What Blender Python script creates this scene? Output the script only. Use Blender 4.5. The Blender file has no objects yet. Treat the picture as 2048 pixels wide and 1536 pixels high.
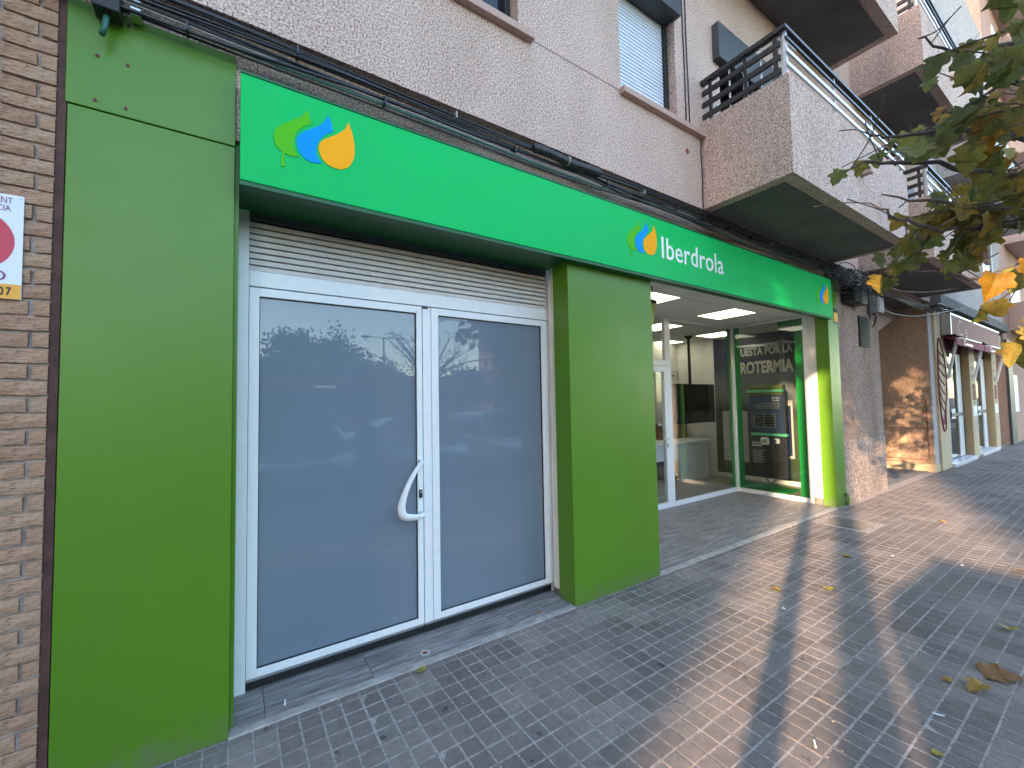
import bpy, bmesh, math, random
import numpy as np
from mathutils import Vector, Matrix, Euler
R = math.radians
rnd = random.Random(7)
sc = bpy.context.scene
COL = sc.collection
# ------------------------------------------------------------------ camera
F_PX, YAW, PITCH, ROLL = 842.56, R(33.6), R(2.514), R(-1.03)
CAM = Vector((0, -2.53, 1.6))
fw = Vector((math.sin(YAW)*math.cos(PITCH), math.cos(YAW)*math.cos(PITCH), math.sin(PITCH)))
rt0 = Vector((math.cos(YAW), -math.sin(YAW), 0)); up0 = rt0.cross(fw)
rt = rt0*math.cos(ROLL) + up0*math.sin(ROLL); up = -rt0*math.sin(ROLL) + up0*math.cos(ROLL)
cd = bpy.data.cameras.new('camera'); cam = bpy.data.objects.new('camera', cd); COL.objects.link(cam)
cd.sensor_fit = 'HORIZONTAL'; cd.sensor_width = 36; cd.lens = F_PX/2048*36
cd.clip_start = .05; cd.clip_end = 2000
m = Matrix((rt, up, -fw)).transposed().to_4x4(); m.translation = CAM
cam.matrix_world = m
sc.camera = cam
# ------------------------------------------------------------------ light
SUN_EL, SUN_AZ = R(12.5), R(19.3)      # azimuth: sunlight travels along +x, turned SUN_AZ towards the facade (+y)
SKY, SUN, EXPO = .15, 2.0, 3.18
ldir = Vector((math.cos(SUN_AZ)*math.cos(SUN_EL), math.sin(SUN_AZ)*math.cos(SUN_EL), -math.sin(SUN_EL)))
w = bpy.data.worlds.new('World'); sc.world = w; w.use_nodes = True
nt = w.node_tree; nt.nodes.clear()
sky = nt.nodes.new('ShaderNodeTexSky'); sky.sky_type = 'NISHITA'; sky.sun_disc = False
sky.sun_elevation = SUN_EL; sky.sun_rotation = math.atan2(-ldir.x, -ldir.y)
sky.air_density = 1.0; sky.dust_density = 1.0; sky.ozone_density = 1.0
bg = nt.nodes.new('ShaderNodeBackground'); bg.inputs[1].default_value = SKY
wo = nt.nodes.new('ShaderNodeOutputWorld')
nt.links.new(sky.outputs[0], bg.inputs[0]); nt.links.new(bg.outputs[0], wo.inputs[0])
sd = bpy.data.lights.new('sun', 'SUN'); sd.energy = SUN; sd.angle = R(.55); sd.color = (1, .69, .43)
so = bpy.data.objects.new('sun', sd); COL.objects.link(so)
so.rotation_euler = ldir.to_track_quat('-Z', 'Y').to_euler(); so.location = (-20, -10, 12)
vs = sc.view_settings; vs.view_transform = 'Standard'; vs.look = 'None'; vs.gamma = 1; vs.exposure = EXPO
vs.use_curve_mapping = False
sc.cycles.use_denoising = True
sc.cycles.max_bounces = 8; sc.cycles.transparent_max_bounces = 24; sc.cycles.glossy_bounces = 4
sc.cycles.sample_clamp_indirect = 6
sc.cycles.caustics_reflective = False; sc.cycles.caustics_refractive = False

# ------------------------------------------------------------------ materials
MAT = {}
class NT:
    def __init__(s, name):
        s.m = bpy.data.materials.new(name); s.m.use_nodes = True; s.t = s.m.node_tree
        s.b = s.t.nodes['Principled BSDF']; s.o = s.t.nodes['Material Output']; MAT[name] = s.m
    def n(s, typ, **kw):
        x = s.t.nodes.new('ShaderNode'+typ)
        for k, v in kw.items():
            if k.startswith('i_'):
                key = k[2:]; key = int(key) if key.isdigit() else key.replace('_', ' ')
                x.inputs[key].default_value = v
            else: setattr(x, k, v)
        return x
    def l(s, a, b): s.t.links.new(a, b)
    def coord(s, sx=1, sy=1, sz=1, kind='Object'):
        tc = s.n('TexCoord'); mp = s.n('Mapping'); mp.inputs['Scale'].default_value = (sx, sy, sz)
        s.l(tc.outputs[kind], mp.inputs[0]); return mp.outputs[0]
    def noise(s, vec, scale, detail=3, rough=.55):
        x = s.n('TexNoise'); x.inputs['Scale'].default_value = scale; x.inputs['Detail'].default_value = detail
        x.inputs['Roughness'].default_value = rough
        if vec is not None: s.l(vec, x.inputs['Vector'])
        return x.outputs[0]
    def ramp(s, fac, *stops, interp='LINEAR'):
        x = s.n('ValToRGB'); x.color_ramp.interpolation = interp; e = x.color_ramp.elements
        while len(e) < len(stops): e.new(.5)
        for k, (p, c) in enumerate(stops):
            e[k].position = p; e[k].color = (*c, 1) if len(c) == 3 else c
        s.l(fac, x.inputs[0]); return x.outputs[0]
    def mix(s, fac, a, b, mode='MIX'):
        x = s.n('MixRGB', blend_type=mode)
        for k, v in ((0, fac), (1, a), (2, b)):
            if hasattr(v, 'is_linked') or hasattr(v, 'links'): s.l(v, x.inputs[k])
            elif k == 0: x.inputs[0].default_value = v
            else: x.inputs[k].default_value = (*v, 1)
        return x.outputs[0]
    def bump(s, h, strength=.4, dist=.005, prev=None):
        x = s.n('Bump'); x.inputs['Strength'].default_value = strength; x.inputs['Distance'].default_value = dist
        s.l(h, x.inputs['Height'])
        if prev is not None: s.l(prev, x.inputs['Normal'])
        s.l(x.outputs[0], s.b.inputs['Normal']); return x.outputs[0]
    def set(s, col=None, rough=.6, metal=0, spec=.5):
        if col is not None:
            if hasattr(col, 'links'): s.l(col, s.b.inputs['Base Color'])
            else: s.b.inputs['Base Color'].default_value = (*col, 1)
        if hasattr(rough, 'links'): s.l(rough, s.b.inputs['Roughness'])
        else: s.b.inputs['Roughness'].default_value = rough
        s.b.inputs['Metallic'].default_value = metal; s.b.inputs['Specular IOR Level'].default_value = spec
        return s.m

def plain(name, col, rough=.55, metal=0, spec=.5, var=.12, scale=6, bump=0, bscale=60, bdist=.002):
    s = NT(name); v = s.coord()
    c = tuple(col)
    if var:
        n = s.noise(v, scale, 4, .6)
        lo = tuple(max(0, k*(1-var)) for k in c); hi = tuple(min(1, k*(1+var)) for k in c)
        c = s.ramp(n, (.3, lo), (.7, hi))
    s.set(c, rough, metal, spec)
    if bump: s.bump(s.noise(v, bscale, 3), bump, bdist)
    return s.m

def stucco(name, lo, hi, scale=62, stain=(.55, .5, .46), st_amt=.35, bump=.8, mid=.5, w=.13):
    s = NT(name); v = s.coord()
    g = s.noise(v, scale, 2.5, .6)
    c = s.ramp(g, (mid-w, lo), (mid+w, hi))
    vs_ = s.coord(1.3, 1.3, .45)
    st = s.ramp(s.noise(vs_, 1.6, 5, .65), (.42, (0, 0, 0)), (.75, (st_amt,)*3))
    c = s.mix(st, c, stain, 'MULTIPLY')
    s.set(c, .92, 0, .2)
    s.bump(g, bump, .006)
    return s.m

stucco('stucco', (.21, .135, .112), (.78, .595, .52), 88, mid=.465, w=.13)
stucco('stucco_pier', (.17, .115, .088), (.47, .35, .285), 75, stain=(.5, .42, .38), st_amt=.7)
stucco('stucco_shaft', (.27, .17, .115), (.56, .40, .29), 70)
stucco('stucco_grey', (.36, .33, .33), (.62, .58, .57), 45)
stucco('plinth_mortar', (.19, .15, .13), (.42, .345, .305), 30, bump=1, stain=(.5, .44, .4), st_amt=.7)
stucco('render_light', (.40, .36, .34), (.54, .49, .47), 8, stain=(.6, .58, .55), bump=.2)
stucco('salmon', (.40, .25, .19), (.52, .35, .28), 40)
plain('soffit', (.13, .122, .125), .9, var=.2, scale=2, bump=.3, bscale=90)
plain('concrete', (.36, .33, .31), .9, var=.3, scale=12, bump=.6, bscale=70, bdist=.004)
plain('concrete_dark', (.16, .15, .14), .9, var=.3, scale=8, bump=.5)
plain('asphalt', (.055, .055, .058), .9, var=.3, scale=30, bump=.5, bscale=120)
plain('sill_stone', (.46, .31, .26), .7, var=.15, scale=30)
plain('white_frame', (.80, .81, .83), .32, var=.03, scale=20)
plain('white_wall', (.74, .72, .70), .7, var=.05)
plain('black', (.012, .012, .014), .55, var=.3)
plain('black_gloss', (.01, .01, .012), .08)
plain('cable', (.018, .019, .026), .42, var=.4, scale=30)
plain('cable_green', (.012, .11, .085), .45, var=.3, scale=30)
plain('cable_grey', (.32, .31, .30), .5)
plain('metal', (.55, .55, .56), .35, 1, var=.1)
plain('pale_metal', (.72, .73, .75), .3, .6, var=.1, scale=30)
plain('rail_dark', (.035, .028, .026), .4, var=.3)
plain('box_dark', (.05, .053, .058), .5, var=.15)
plain('box_grey', (.34, .34, .35), .5, var=.15)
plain('rust', (.22, .06, .035), .8, var=.4, scale=120)
plain('iron_strip', (.075, .030, .026), .75, var=.5, scale=14, bump=.6, bscale=50)
plain('shutter_light', (.66, .70, .78), .45, var=.04)
plain('slat_beige', (.64, .60, .58), .5, var=.08, scale=10)
plain('ceiling', (.70, .71, .68), .9, var=.03)
plain('mint', (.10, .50, .28), .5, var=.05)
plain('vinyl_green', (.0, .22, .03), .4, var=.03)
plain('yellow_green', (.50, .50, .10), .6, var=.15)
plain('olive', (.10, .12, .015), .5, var=.1)
plain('wood', (.20, .105, .055), .5, var=.3, scale=9)
plain('cream', (.52, .41, .26), .7, var=.06)
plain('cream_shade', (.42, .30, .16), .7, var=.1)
plain('burgundy', (.17, .018, .04), .6, spec=.25, var=.1)
plain('awning_cloth', (.24, .022, .065), .75, var=.1)
plain('marble', (.66, .66, .70), .3, var=.2, scale=7)
plain('paper_white', (.78, .80, .84), .5, var=.02)
plain('plate_red', (.55, .012, .06), .4, var=.04)
plain('plate_blue', (.02, .03, .20), .4)
plain('plate_orange', (.80, .36, .02), .4, var=.03)
plain('plate_purple', (.22, .045, .16), .5)
plain('sticker_yellow', (.75, .42, .03), .5)
plain('navy', (.010, .016, .055), .45, var=.3, scale=3)
plain('letter_grey', (.42, .42, .38), .6)
plain('logo_leaf', (.09, .50, .012), .45, spec=.1, var=0)
plain('logo_blue', (.0, .30, 1.0), .45, spec=.1, var=0)
plain('logo_orange', (1.0, .42, .008), .45, spec=.1, var=0)
plain('letter_white', (.88, .88, .90), .35, var=0)
plain('soil_dust', (.30, .25, .21), .95, var=.4, scale=40, bump=.5)
plain('tyre', (.02, .02, .02), .8)
plain('bark', (.12, .10, .085), .9, var=.4, scale=25, bump=.8, bscale=40, bdist=.01)
plain('twig', (.10, .085, .075), .85, var=.3, scale=40)
plain('bus_red', (.22, .02, .02), .35, var=.05)
plain('brick_block', (.09, .06, .05), .85, var=.2, scale=3)
plain('block_cream', (.42, .34, .26), .85, var=.15, scale=2)
plain('shutter_grey', (.30, .31, .33), .5, .2, var=.08)

def satin(name, col, rough, spec=.5, var=.05, coat=0, dirt=False):
    s = NT(name); v = s.coord()
    n = s.noise(v, 1.3, 5, .6)
    lo = tuple(k*(1-var) for k in col); hi = tuple(min(1, k*(1+var)) for k in col)
    r = s.ramp(s.noise(v, 4, 4), (.3, (rough*.88,)*3), (.7, (rough*1.12,)*3))
    c = s.ramp(n, (.3, lo), (.7, hi))
    sp = s.ramp(s.noise(s.coord(1, 1, 2.2), 11, 3, .6), (.735, (1, 1, 1)), (.765, (.55, .6, .5)))      # small scuffs
    c = s.mix(1, c, sp, 'MULTIPLY')
    if dirt:
        sx = s.n('SeparateXYZ'); s.l(s.n('NewGeometry').outputs['Position'], sx.inputs[0])
        mr = s.n('MapRange'); mr.inputs[1].default_value = .34; mr.inputs[2].default_value = .0; mr.inputs[3].default_value = -.3; mr.inputs[4].default_value = .22; s.l(sx.outputs[2], mr.inputs[0])
        ad = s.n('Math', operation='ADD'); s.l(mr.outputs[0], ad.inputs[0]); s.l(s.noise(v, 9, 5, .7), ad.inputs[1])
        c = s.mix(s.ramp(ad.outputs[0], (.5, (0, 0, 0)), (.8, (.55,)*3)), c, (.16, .15, .11))                # splashed mud
    s.set(c, r, 0, spec)
    if coat:
        s.b.inputs['Coat Weight'].default_value = coat; s.b.inputs['Coat Roughness'].default_value = .25
    return s.m
satin('panel_green', (.088, .215, .012), .36, .42, dirt=True)
satin('sign_green', (.0, .51, .115), .44, .16, .02)
satin('sign_under', (.005, .10, .03), .4, .4)

# frosted pane: grey film behind a smooth glass face
s = NT('frosted_pane'); v = s.coord()
s.set(s.ramp(s.noise(v, .9, 3), (.3, (.15, .193, .248)), (.7, (.168, .212, .268))), .6, 0, .3)
s.b.inputs['Coat Weight'].default_value = 1; s.b.inputs['Coat Roughness'].default_value = .012; s.b.inputs['Coat IOR'].default_value = 1.62
# clear architectural glass
def clear_glass(name, tint=(.93, .96, .95), ior=1.5):
    s = NT(name); s.t.nodes.remove(s.b)
    tr = s.n('BsdfTransparent'); tr.inputs[0].default_value = (*tint, 1)
    gl = s.n('BsdfGlossy'); gl.inputs['Roughness'].default_value = .0
    fr = s.n('Fresnel'); ge = s.n('NewGeometry'); mr = s.n('MapRange'); mr.inputs[3].default_value = ior; mr.inputs[4].default_value = 1/ior
    s.l(ge.outputs['Backfacing'], mr.inputs[0]); s.l(mr.outputs[0], fr.inputs[0])      # both faces of the pane reflect alike
    mx = s.n('MixShader'); s.l(fr.outputs[0], mx.inputs[0]); s.l(tr.outputs[0], mx.inputs[1]); s.l(gl.outputs[0], mx.inputs[2])
    s.l(mx.outputs[0], s.o.inputs[0]); return s.m
clear_glass('glass'); clear_glass('glass_dim', (.45, .5, .5))
plain('dark_glass', (.012, .015, .02), .03, var=0)
plain('car_glass', (.01, .012, .014), .04, var=0)
def emit(name, col, st):
    s = NT(name); s.set((.8, .8, .8), .5)
    s.b.inputs['Emission Color'].default_value = (*col, 1); s.b.inputs['Emission Strength'].default_value = st
emit('led_panel', (1, .92, .66), .62)
emit('bus_display', (1, .98, .9), .12)

# bricks
s = NT('brick'); v = s.coord(); oi = s.n('ObjectInfo')
base = s.ramp(oi.outputs['Random'], (0, (.50, .275, .165)), (.5, (.55, .335, .215)), (1, (.44, .23, .145)))
vv = s.coord(6, 6, 26); cr = s.noise(vv, 5, 4, .6)
fis = s.ramp(cr, (.38, (.34, .25, .22)), (.47, (1, 1, 1)))
c = s.mix(1, base, fis, 'MULTIPLY'); c = s.mix(.35, c, s.ramp(s.noise(v, 35, 4), (.3, (.25, .15, .1)), (.7, (.62, .46, .36))))
s.set(c, .95, 0, .15); s.bump(cr, 1, .012)
plain('mortar', (.36, .30, .265), .95, var=.35, scale=25, bump=.8, bscale=60, bdist=.006)

# paving: colour per 20 cm tile from its place
s = NT('paving_tile'); g = s.n('NewGeometry')
sn = s.n('VectorMath', operation='SNAP'); sn.inputs[1].default_value = (.2, .2, 10)
off = s.n('VectorMath', operation='ADD'); off.inputs[1].default_value = (.0, .06, .3)
s.l(g.outputs['Position'], off.inputs[0]); s.l(off.outputs[0], sn.inputs[0])
wn = s.n('TexWhiteNoise'); s.l(sn.outputs[0], wn.inputs[0])
base = s.ramp(wn.outputs[0], (0, (.172, .145, .132)), (.5, (.208, .178, .163)), (.8, (.222, .193, .178)), (1, (.26, .222, .20)))
pv = g.outputs['Position']
big = s.ramp(s.noise(pv, .8, 5, .65), (.35, (.72, .72, .74)), (.65, (1.12, 1.1, 1.08)))
c = s.mix(1, base, big, 'MULTIPLY')
mot = s.ramp(s.noise(pv, 22, 5, .7), (.32, (.78, .77, .76)), (.62, (1.08, 1.08, 1.08)))
c = s.mix(.9, c, mot, 'MULTIPLY')
mp = s.n('Mapping'); mp.inputs['Scale'].default_value = (10, 55, 1); mp.inputs['Rotation'].default_value = (0, 0, R(58)); s.l(pv, mp.inputs[0])
scr = s.ramp(s.noise(mp.outputs[0], 2, 4, .7), (.36, (.70, .68, .68)), (.5, (1, 1, 1)))
c = s.mix(.35, c, scr, 'MULTIPLY')
spots = s.ramp(s.noise(pv, 9, 2, .5), (.70, (1, 1, 1)), (.74, (.45, .43, .42)))
c = s.mix(1, c, spots, 'MULTIPLY')
s.set(c, .82, 0, .35); s.bump(s.noise(pv, 60, 4, .6), .35, .003)
s = NT('grout'); pv = s.n('NewGeometry').outputs['Position']
c = s.ramp(s.noise(pv, 2.2, 4, .7), (.30, (.15, .13, .12)), (.40, (.38, .33, .305)), (.75, (.48, .42, .39)))
c = s.mix(1, c, s.ramp(s.noise(pv, 40, 3), (.35, (.6, .6, .6)), (.6, (1, 1, 1))), 'MULTIPLY')
s.set(c, .95, 0, .1); s.bump(s.noise(pv, 120, 3), .5, .003)

# wood-look porcelain planks
def planks(name, tint=1.0):
    s = NT(name); oi = s.n('ObjectInfo'); pv = s.n('NewGeometry').outputs['Position']
    mp = s.n('Mapping'); mp.inputs['Scale'].default_value = (1.4, 16, 1); s.l(pv, mp.inputs[0])
    ad = s.n('VectorMath', operation='MULTIPLY_ADD'); ad.inputs[1].default_value = (37, 19, 7); ad.inputs[2].default_value = (0, 0, 0)
    cb = s.n('CombineXYZ'); s.l(oi.outputs['Random'], cb.inputs[0]); s.l(oi.outputs['Random'], cb.inputs[1])
    s.l(cb.outputs[0], ad.inputs[0])
    sm = s.n('VectorMath', operation='ADD'); s.l(mp.outputs[0], sm.inputs[0]); s.l(ad.outputs[0], sm.inputs[1])
    n = s.noise(sm.outputs[0], 2.2, 6, .7)
    c = s.ramp(n, (.30, (.075*tint, .068*tint, .066*tint)), (.5, (.23*tint, .208*tint, .20*tint)), (.70, (.43*tint, .395*tint, .38*tint)))
    s.set(c, .5, 0, .4); s.bump(n, .15, .002); return s.m
planks('plank_grey')

# mural print: sky above hills, dark at the top
s = NT('mural_print'); g = s.n('NewGeometry'); sx = s.n('SeparateXYZ'); s.l(g.outputs['Position'], sx.inputs[0])
cl = s.noise(s.coord(1, 1.2, 3), 1.7, 5, .6)
ma = s.n('MapRange'); ma.inputs[1].default_value = .1; ma.inputs[2].default_value = 2.9; s.l(sx.outputs[2], ma.inputs[0])
ad = s.n('Math', operation='MULTIPLY_ADD'); ad.inputs[1].default_value = .10; s.l(cl, ad.inputs[0]); s.l(ma.outputs[0], ad.inputs[2])
c = s.ramp(ad.outputs[0], (.0, (.02, .035, .01)), (.42, (.035, .05, .02)), (.5, (.02, .025, .02)), (.58, (.16, .17, .17)), (.72, (.09, .10, .12)), (.80, (.012, .02, .06)), (1, (.008, .014, .05)))
s.set(c, .5)
# solar banner print
s = NT('banner_print'); c = s.ramp(s.noise(s.coord(3, 3, 3), 2, 4), (.35, (.01, .022, .06)), (.7, (.03, .06, .15))); s.set(c, .4)
s = NT('photo_print'); c = s.ramp(s.noise(s.coord(12, 12, 12), 2, 4), (.3, (.06, .05, .04)), (.5, (.35, .25, .2)), (.7, (.6, .6, .6))); s.set(c, .5)
# shop window goods (bakery) stays plain glass + shelves
# leaves
def leafmat(name, stops, trans=.45):
    s = NT(name); oi = s.n('ObjectInfo')
    v = s.coord()
    f = s.n('Math', operation='ADD'); s.l(oi.outputs['Random'], f.inputs[0])
    k = s.n('Math', operation='MULTIPLY_ADD'); k.inputs[1].default_value = .5; k.inputs[2].default_value = -.25
    s.l(s.noise(v, 14, 4), k.inputs[0]); s.l(k.outputs[0], f.inputs[1])
    c = s.ramp(f.outputs[0], *stops)
    vein = s.ramp(s.noise(s.coord(40, 6, 40), 3, 2), (.45, (.8, .8, .75)), (.6, (1.08, 1.08, 1.05)))
    c = s.mix(1, c, vein, 'MULTIPLY')
    s.set(c, .55, 0, .35)
    tl = s.n('BsdfTranslucent'); s.l(c, tl.inputs[0])
    mx = s.n('MixShader'); mx.inputs[0].default_value = trans
    s.l(s.b.outputs[0], mx.inputs[1]); s.l(tl.outputs[0], mx.inputs[2]); s.l(mx.outputs[0], s.o.inputs[0])
    return s.m
leafmat('leaf_mixed', ((0, (.125, .135, .04)), (.4, (.20, .205, .06)), (.7, (.30, .265, .065)), (.92, (.36, .23, .05)), (1, (.28, .13, .04))))
leafmat('leaf_yellow', ((0, (.36, .20, .015)), (.6, (.40, .19, .015)), (1, (.27, .20, .02))), .55)
leafmat('leaf_brown', ((0, (.22, .095, .04)), (.5, (.30, .15, .055)), (1, (.12, .05, .03))), .15)
leafmat('leaf_fallen', ((0, (.42, .25, .06)), (.5, (.36, .17, .04)), (1, (.45, .36, .08))), .15)
leafmat('foliage', ((0, (.035, .055, .015)), (.5, (.06, .085, .022)), (1, (.10, .11, .03))), .3)

# ------------------------------------------------------------------ mesh helpers
def wloc(o):
    v = Vector((0, 0, 0))
    while o is not None: v += o.location; o = o.parent
    return v
class MB:
    def __init__(s): s.v = []; s.f = []
    def add(s, vs_, fs):
        k = len(s.v); s.v += [tuple(x) for x in vs_]; s.f += [tuple(i+k for i in f) for f in fs]; return s
    def box(s, x0, x1, y0, y1, z0, z1):
        return s.add([(x0,y0,z0),(x1,y0,z0),(x1,y1,z0),(x0,y1,z0),(x0,y0,z1),(x1,y0,z1),(x1,y1,z1),(x0,y1,z1)],
                     [(0,3,2,1),(4,5,6,7),(0,1,5,4),(1,2,6,5),(2,3,7,6),(3,0,4,7)])
    def prism(s, pts, d0, d1, plane='xz'):
        # pts in the plane, extruded along the third axis from d0 to d1
        fn = {'xz': lambda a, b, d: (a, d, b), 'xy': lambda a, b, d: (a, b, d), 'yz': lambda a, b, d: (d, a, b)}[plane]
        n = len(pts)
        vs_ = [fn(a, b, d0) for a, b in pts] + [fn(a, b, d1) for a, b in pts]
        fs = [tuple(range(n)), tuple(range(2*n-1, n-1, -1))] + [(i, (i+1) % n, n+(i+1) % n, n+i) for i in range(n)]
        return s.add(vs_, fs)
    def tube(s, path, r, n=8, sq=None):
        path = [Vector(p) for p in path]; m_ = len(path)
        rs = r if isinstance(r, (list, tuple)) else [r]*m_
        vs_ = []; fs = []; prev = None
        for i, p in enumerate(path):
            t = (path[min(i+1, m_-1)]-path[max(i-1, 0)]).normalized()
            if prev is None:
                a = Vector((0, 0, 1)) if abs(t.z) < .9 else Vector((1, 0, 0))
                u = t.cross(a).normalized()
            else: u = (prev - t*prev.dot(t)).normalized()
            prev = u; w_ = t.cross(u)
            for k in range(n):
                a = 2*math.pi*k/n
                vs_.append(p + (u*math.cos(a) + w_*math.sin(a)*(sq or 1))*rs[i])
        for i in range(m_-1):
            for k in range(n):
                fs.append((i*n+k, i*n+(k+1) % n, (i+1)*n+(k+1) % n, (i+1)*n+k))
        fs.append(tuple(range(n-1, -1, -1))); fs.append(tuple((m_-1)*n+k for k in range(n)))
        return s.add(vs_, fs)
    def cyl(s, c, axis, r, h, n=16):
        c = Vector(c); a = Vector({'x': (1, 0, 0), 'y': (0, 1, 0), 'z': (0, 0, 1)}[axis])
        return s.tube([c-a*h/2, c+a*h/2], r, n)
    def ring(s, c, r0, r1, z0, z1, n=24):
        vs_ = []; fs = []
        for k in range(n):
            a = 2*math.pi*k/n; q = (math.cos(a), math.sin(a))
            vs_ += [(c[0]+q[0]*r0, c[1]+q[1]*r0, z0), (c[0]+q[0]*r1, c[1]+q[1]*r1, z0), (c[0]+q[0]*r1, c[1]+q[1]*r1, z1), (c[0]+q[0]*r0, c[1]+q[1]*r0, z1)]
        for k in range(n):
            a = 4*k; b = 4*((k+1) % n)
            fs += [(a+j, a+(j+1) % 4, b+(j+1) % 4, b+j) for j in range(4)]
        return s.add(vs_, fs)
    def mesh(s, name, mat):
        me = bpy.data.meshes.new(name); me.from_pydata(s.v, [], s.f)
        bm = bmesh.new(); bm.from_mesh(me); bmesh.ops.recalc_face_normals(bm, faces=bm.faces); bm.to_mesh(me); bm.free()
        for mt in (mat if isinstance(mat, (list, tuple)) else [mat]): me.materials.append(MAT[mt])
        return me
    def build(s, name, mat, parent=None, smooth=False, bevel=0, local=False):
        me = s.mesh(name, mat)
        if smooth: me.shade_smooth()
        return link(name, me, parent, bevel, local)
def link(name, me, parent=None, bevel=0, local=False):
    o = bpy.data.objects.new(name, me); COL.objects.link(o)
    if parent is not None:
        o.parent = parent
        if not local: o.location = -wloc(parent)
    if bevel:
        b = o.modifiers.new('bevel', 'BEVEL'); b.width = bevel; b.segments = 2; b.limit_method = 'ANGLE'; b.angle_limit = R(40)
    return o
def tag(o, label, cat=None, group=None, kind=None):
    o['label'] = label
    if cat: o['category'] = cat
    if group: o['group'] = group
    if kind: o['kind'] = kind
    return o
def struct(o): o['kind'] = 'structure'; return o
def stuff(o): o['kind'] = 'stuff'; return o
def thing(name, label, cat, loc=(0, 0, 0), group=None):
    o = bpy.data.objects.new(name, None); COL.objects.link(o); o.empty_display_size = .1; o.location = loc
    return tag(o, label, cat, group)
def copy_tree(o, parent=None):
    c = o.copy(); COL.objects.link(c); c.parent = parent
    for ch in o.children: copy_tree(ch, c)
    return c
def B(*a): return MB().box(*a)
_tc = {}
def text(body, name, mat, parent, P0, U, V, height=None, width=None, depth=.003, bold=0.0, spacing=1.0):
    cu = bpy.data.curves.new('t', 'FONT'); cu.body = body; cu.size = 1; cu.offset = bold; cu.extrude = .02; cu.space_character = spacing
    cu.resolution_u = 4
    to = bpy.data.objects.new('t', cu); COL.objects.link(to)
    dg = bpy.context.evaluated_depsgraph_get(); dg.update()
    me = bpy.data.meshes.new_from_object(to.evaluated_get(dg)); bpy.data.objects.remove(to); bpy.data.curves.remove(cu)
    P = np.array([v.co[:] for v in me.vertices]); lo = P.min(0); hi = P.max(0)
    U = Vector(U).normalized(); V = Vector(V).normalized(); N = U.cross(V)
    sy = height/(hi[1]-lo[1]) if height else None
    sxx = width/(hi[0]-lo[0]) if width else sy
    if sy is None: sy = sxx
    P0 = Vector(P0)
    for v, p in zip(me.vertices, P):
        v.co = P0 + U*float((p[0]-lo[0])*sxx) + V*float((p[1]-lo[1])*sy) + N*float((p[2]-lo[2])/(hi[2]-lo[2]+1e-9)*depth)
    me.materials.clear(); me.materials.append(MAT[mat]); me.name = name
    return link(name, me, parent)
# ================================================================== SETTING
def proj(p):
    d = Vector(p)-CAM; z = d.dot(fw)
    if z < .05: return None
    return 1024+F_PX*d.dot(rt)/z, 768-F_PX*d.dot(up)/z
g_ = MB(); g_.add([(-300, -400, -.14), (300, -400, -.14), (300, 60, -.14), (-300, 60, -.14)], [(0, 1, 2, 3)])
struct(g_.build('ground', 'asphalt'))
# pavement: mortar bed with raised 20 cm tiles of four pads
pave = struct(B(-9, 34, -4.1, .06, -.13, -.0026).build('pavement', 'grout'))
def pads(mb, x, y, dz=0, tx=0, ty=0, drop=None):
    for i in (0, 1):
        for j in (0, 1):
            if drop == (i, j): continue
            cx, cy = x+(i-.5)*.1, y+(j-.5)*.1
            a, b = .0452, .0436
            top = lambda u, w_: dz+u*tx+w_*ty
            q = [(-1, -1), (1, -1), (1, 1), (-1, 1)]
            vs_ = [(cx+u*a, cy+w_*a, -.0032) for u, w_ in q] + [(cx+u*b, cy+w_*b, top(cx+u*b-x, cy+w_*b-y)) for u, w_ in q]
            mb.add(vs_, [(4, 5, 6, 7), (0, 1, 5, 4), (1, 2, 6, 5), (2, 3, 7, 6), (3, 0, 4, 7)])
tiles = []
rs = random.Random(3)
for i in range(-14, 145):
    for j in range(0, 20):
        x = .1+.2*i; y = -.16-.2*j      # joints at y = -.06 - .1k
        if 6.25 < x < 6.78 and -.60 < y < -.14: continue
        p = proj((x, y, 0)); inn = p and -60 < p[0] < 2110 and 900 < p[1] < 1620
        tiles.append((0 if inn else 1, (x-CAM.x)**2+(y-CAM.y)**2, x, y))
tiles.sort()
vari = []
for k in range(10):
    mb = MB(); pads(mb, 0, 0, rs.uniform(-.0016, .0012), rs.uniform(-.012, .012), rs.uniform(-.012, .012)); vari.append(mb.mesh('paving_tile', 'paving_tile'))
rest = MB()
for k, (a, d, x, y) in enumerate(tiles):
    if k < 300:
        o = bpy.data.objects.new('paving_tile', vari[rs.randrange(10)]); COL.objects.link(o); o.parent = pave; o.location = (x, y, 0)
    else: pads(rest, x, y, rs.uniform(-.0016, .0012), rs.uniform(-.012, .012), rs.uniform(-.012, .012))
stuff(rest.build('paving_tiles', 'paving_tile', pave))
# cut row of half tiles along the buildings
mb = MB()
x = -.6
for k in range(110):
    for (ya, yb) in ((-.056, -.012),):
        x0 = -3+.1*k
        if x0 > 7.3: break
        mb.box(x0+.004, x0+.096, ya, yb, -.0035, rs.uniform(-.001, .001))
stuff(mb.build('edge_pavers', 'paving_tile', pave))
kb = struct(B(-9, 34, -4.26, -4.1, -.139, .002).build('kerb', 'concrete', bevel=.012))

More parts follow.
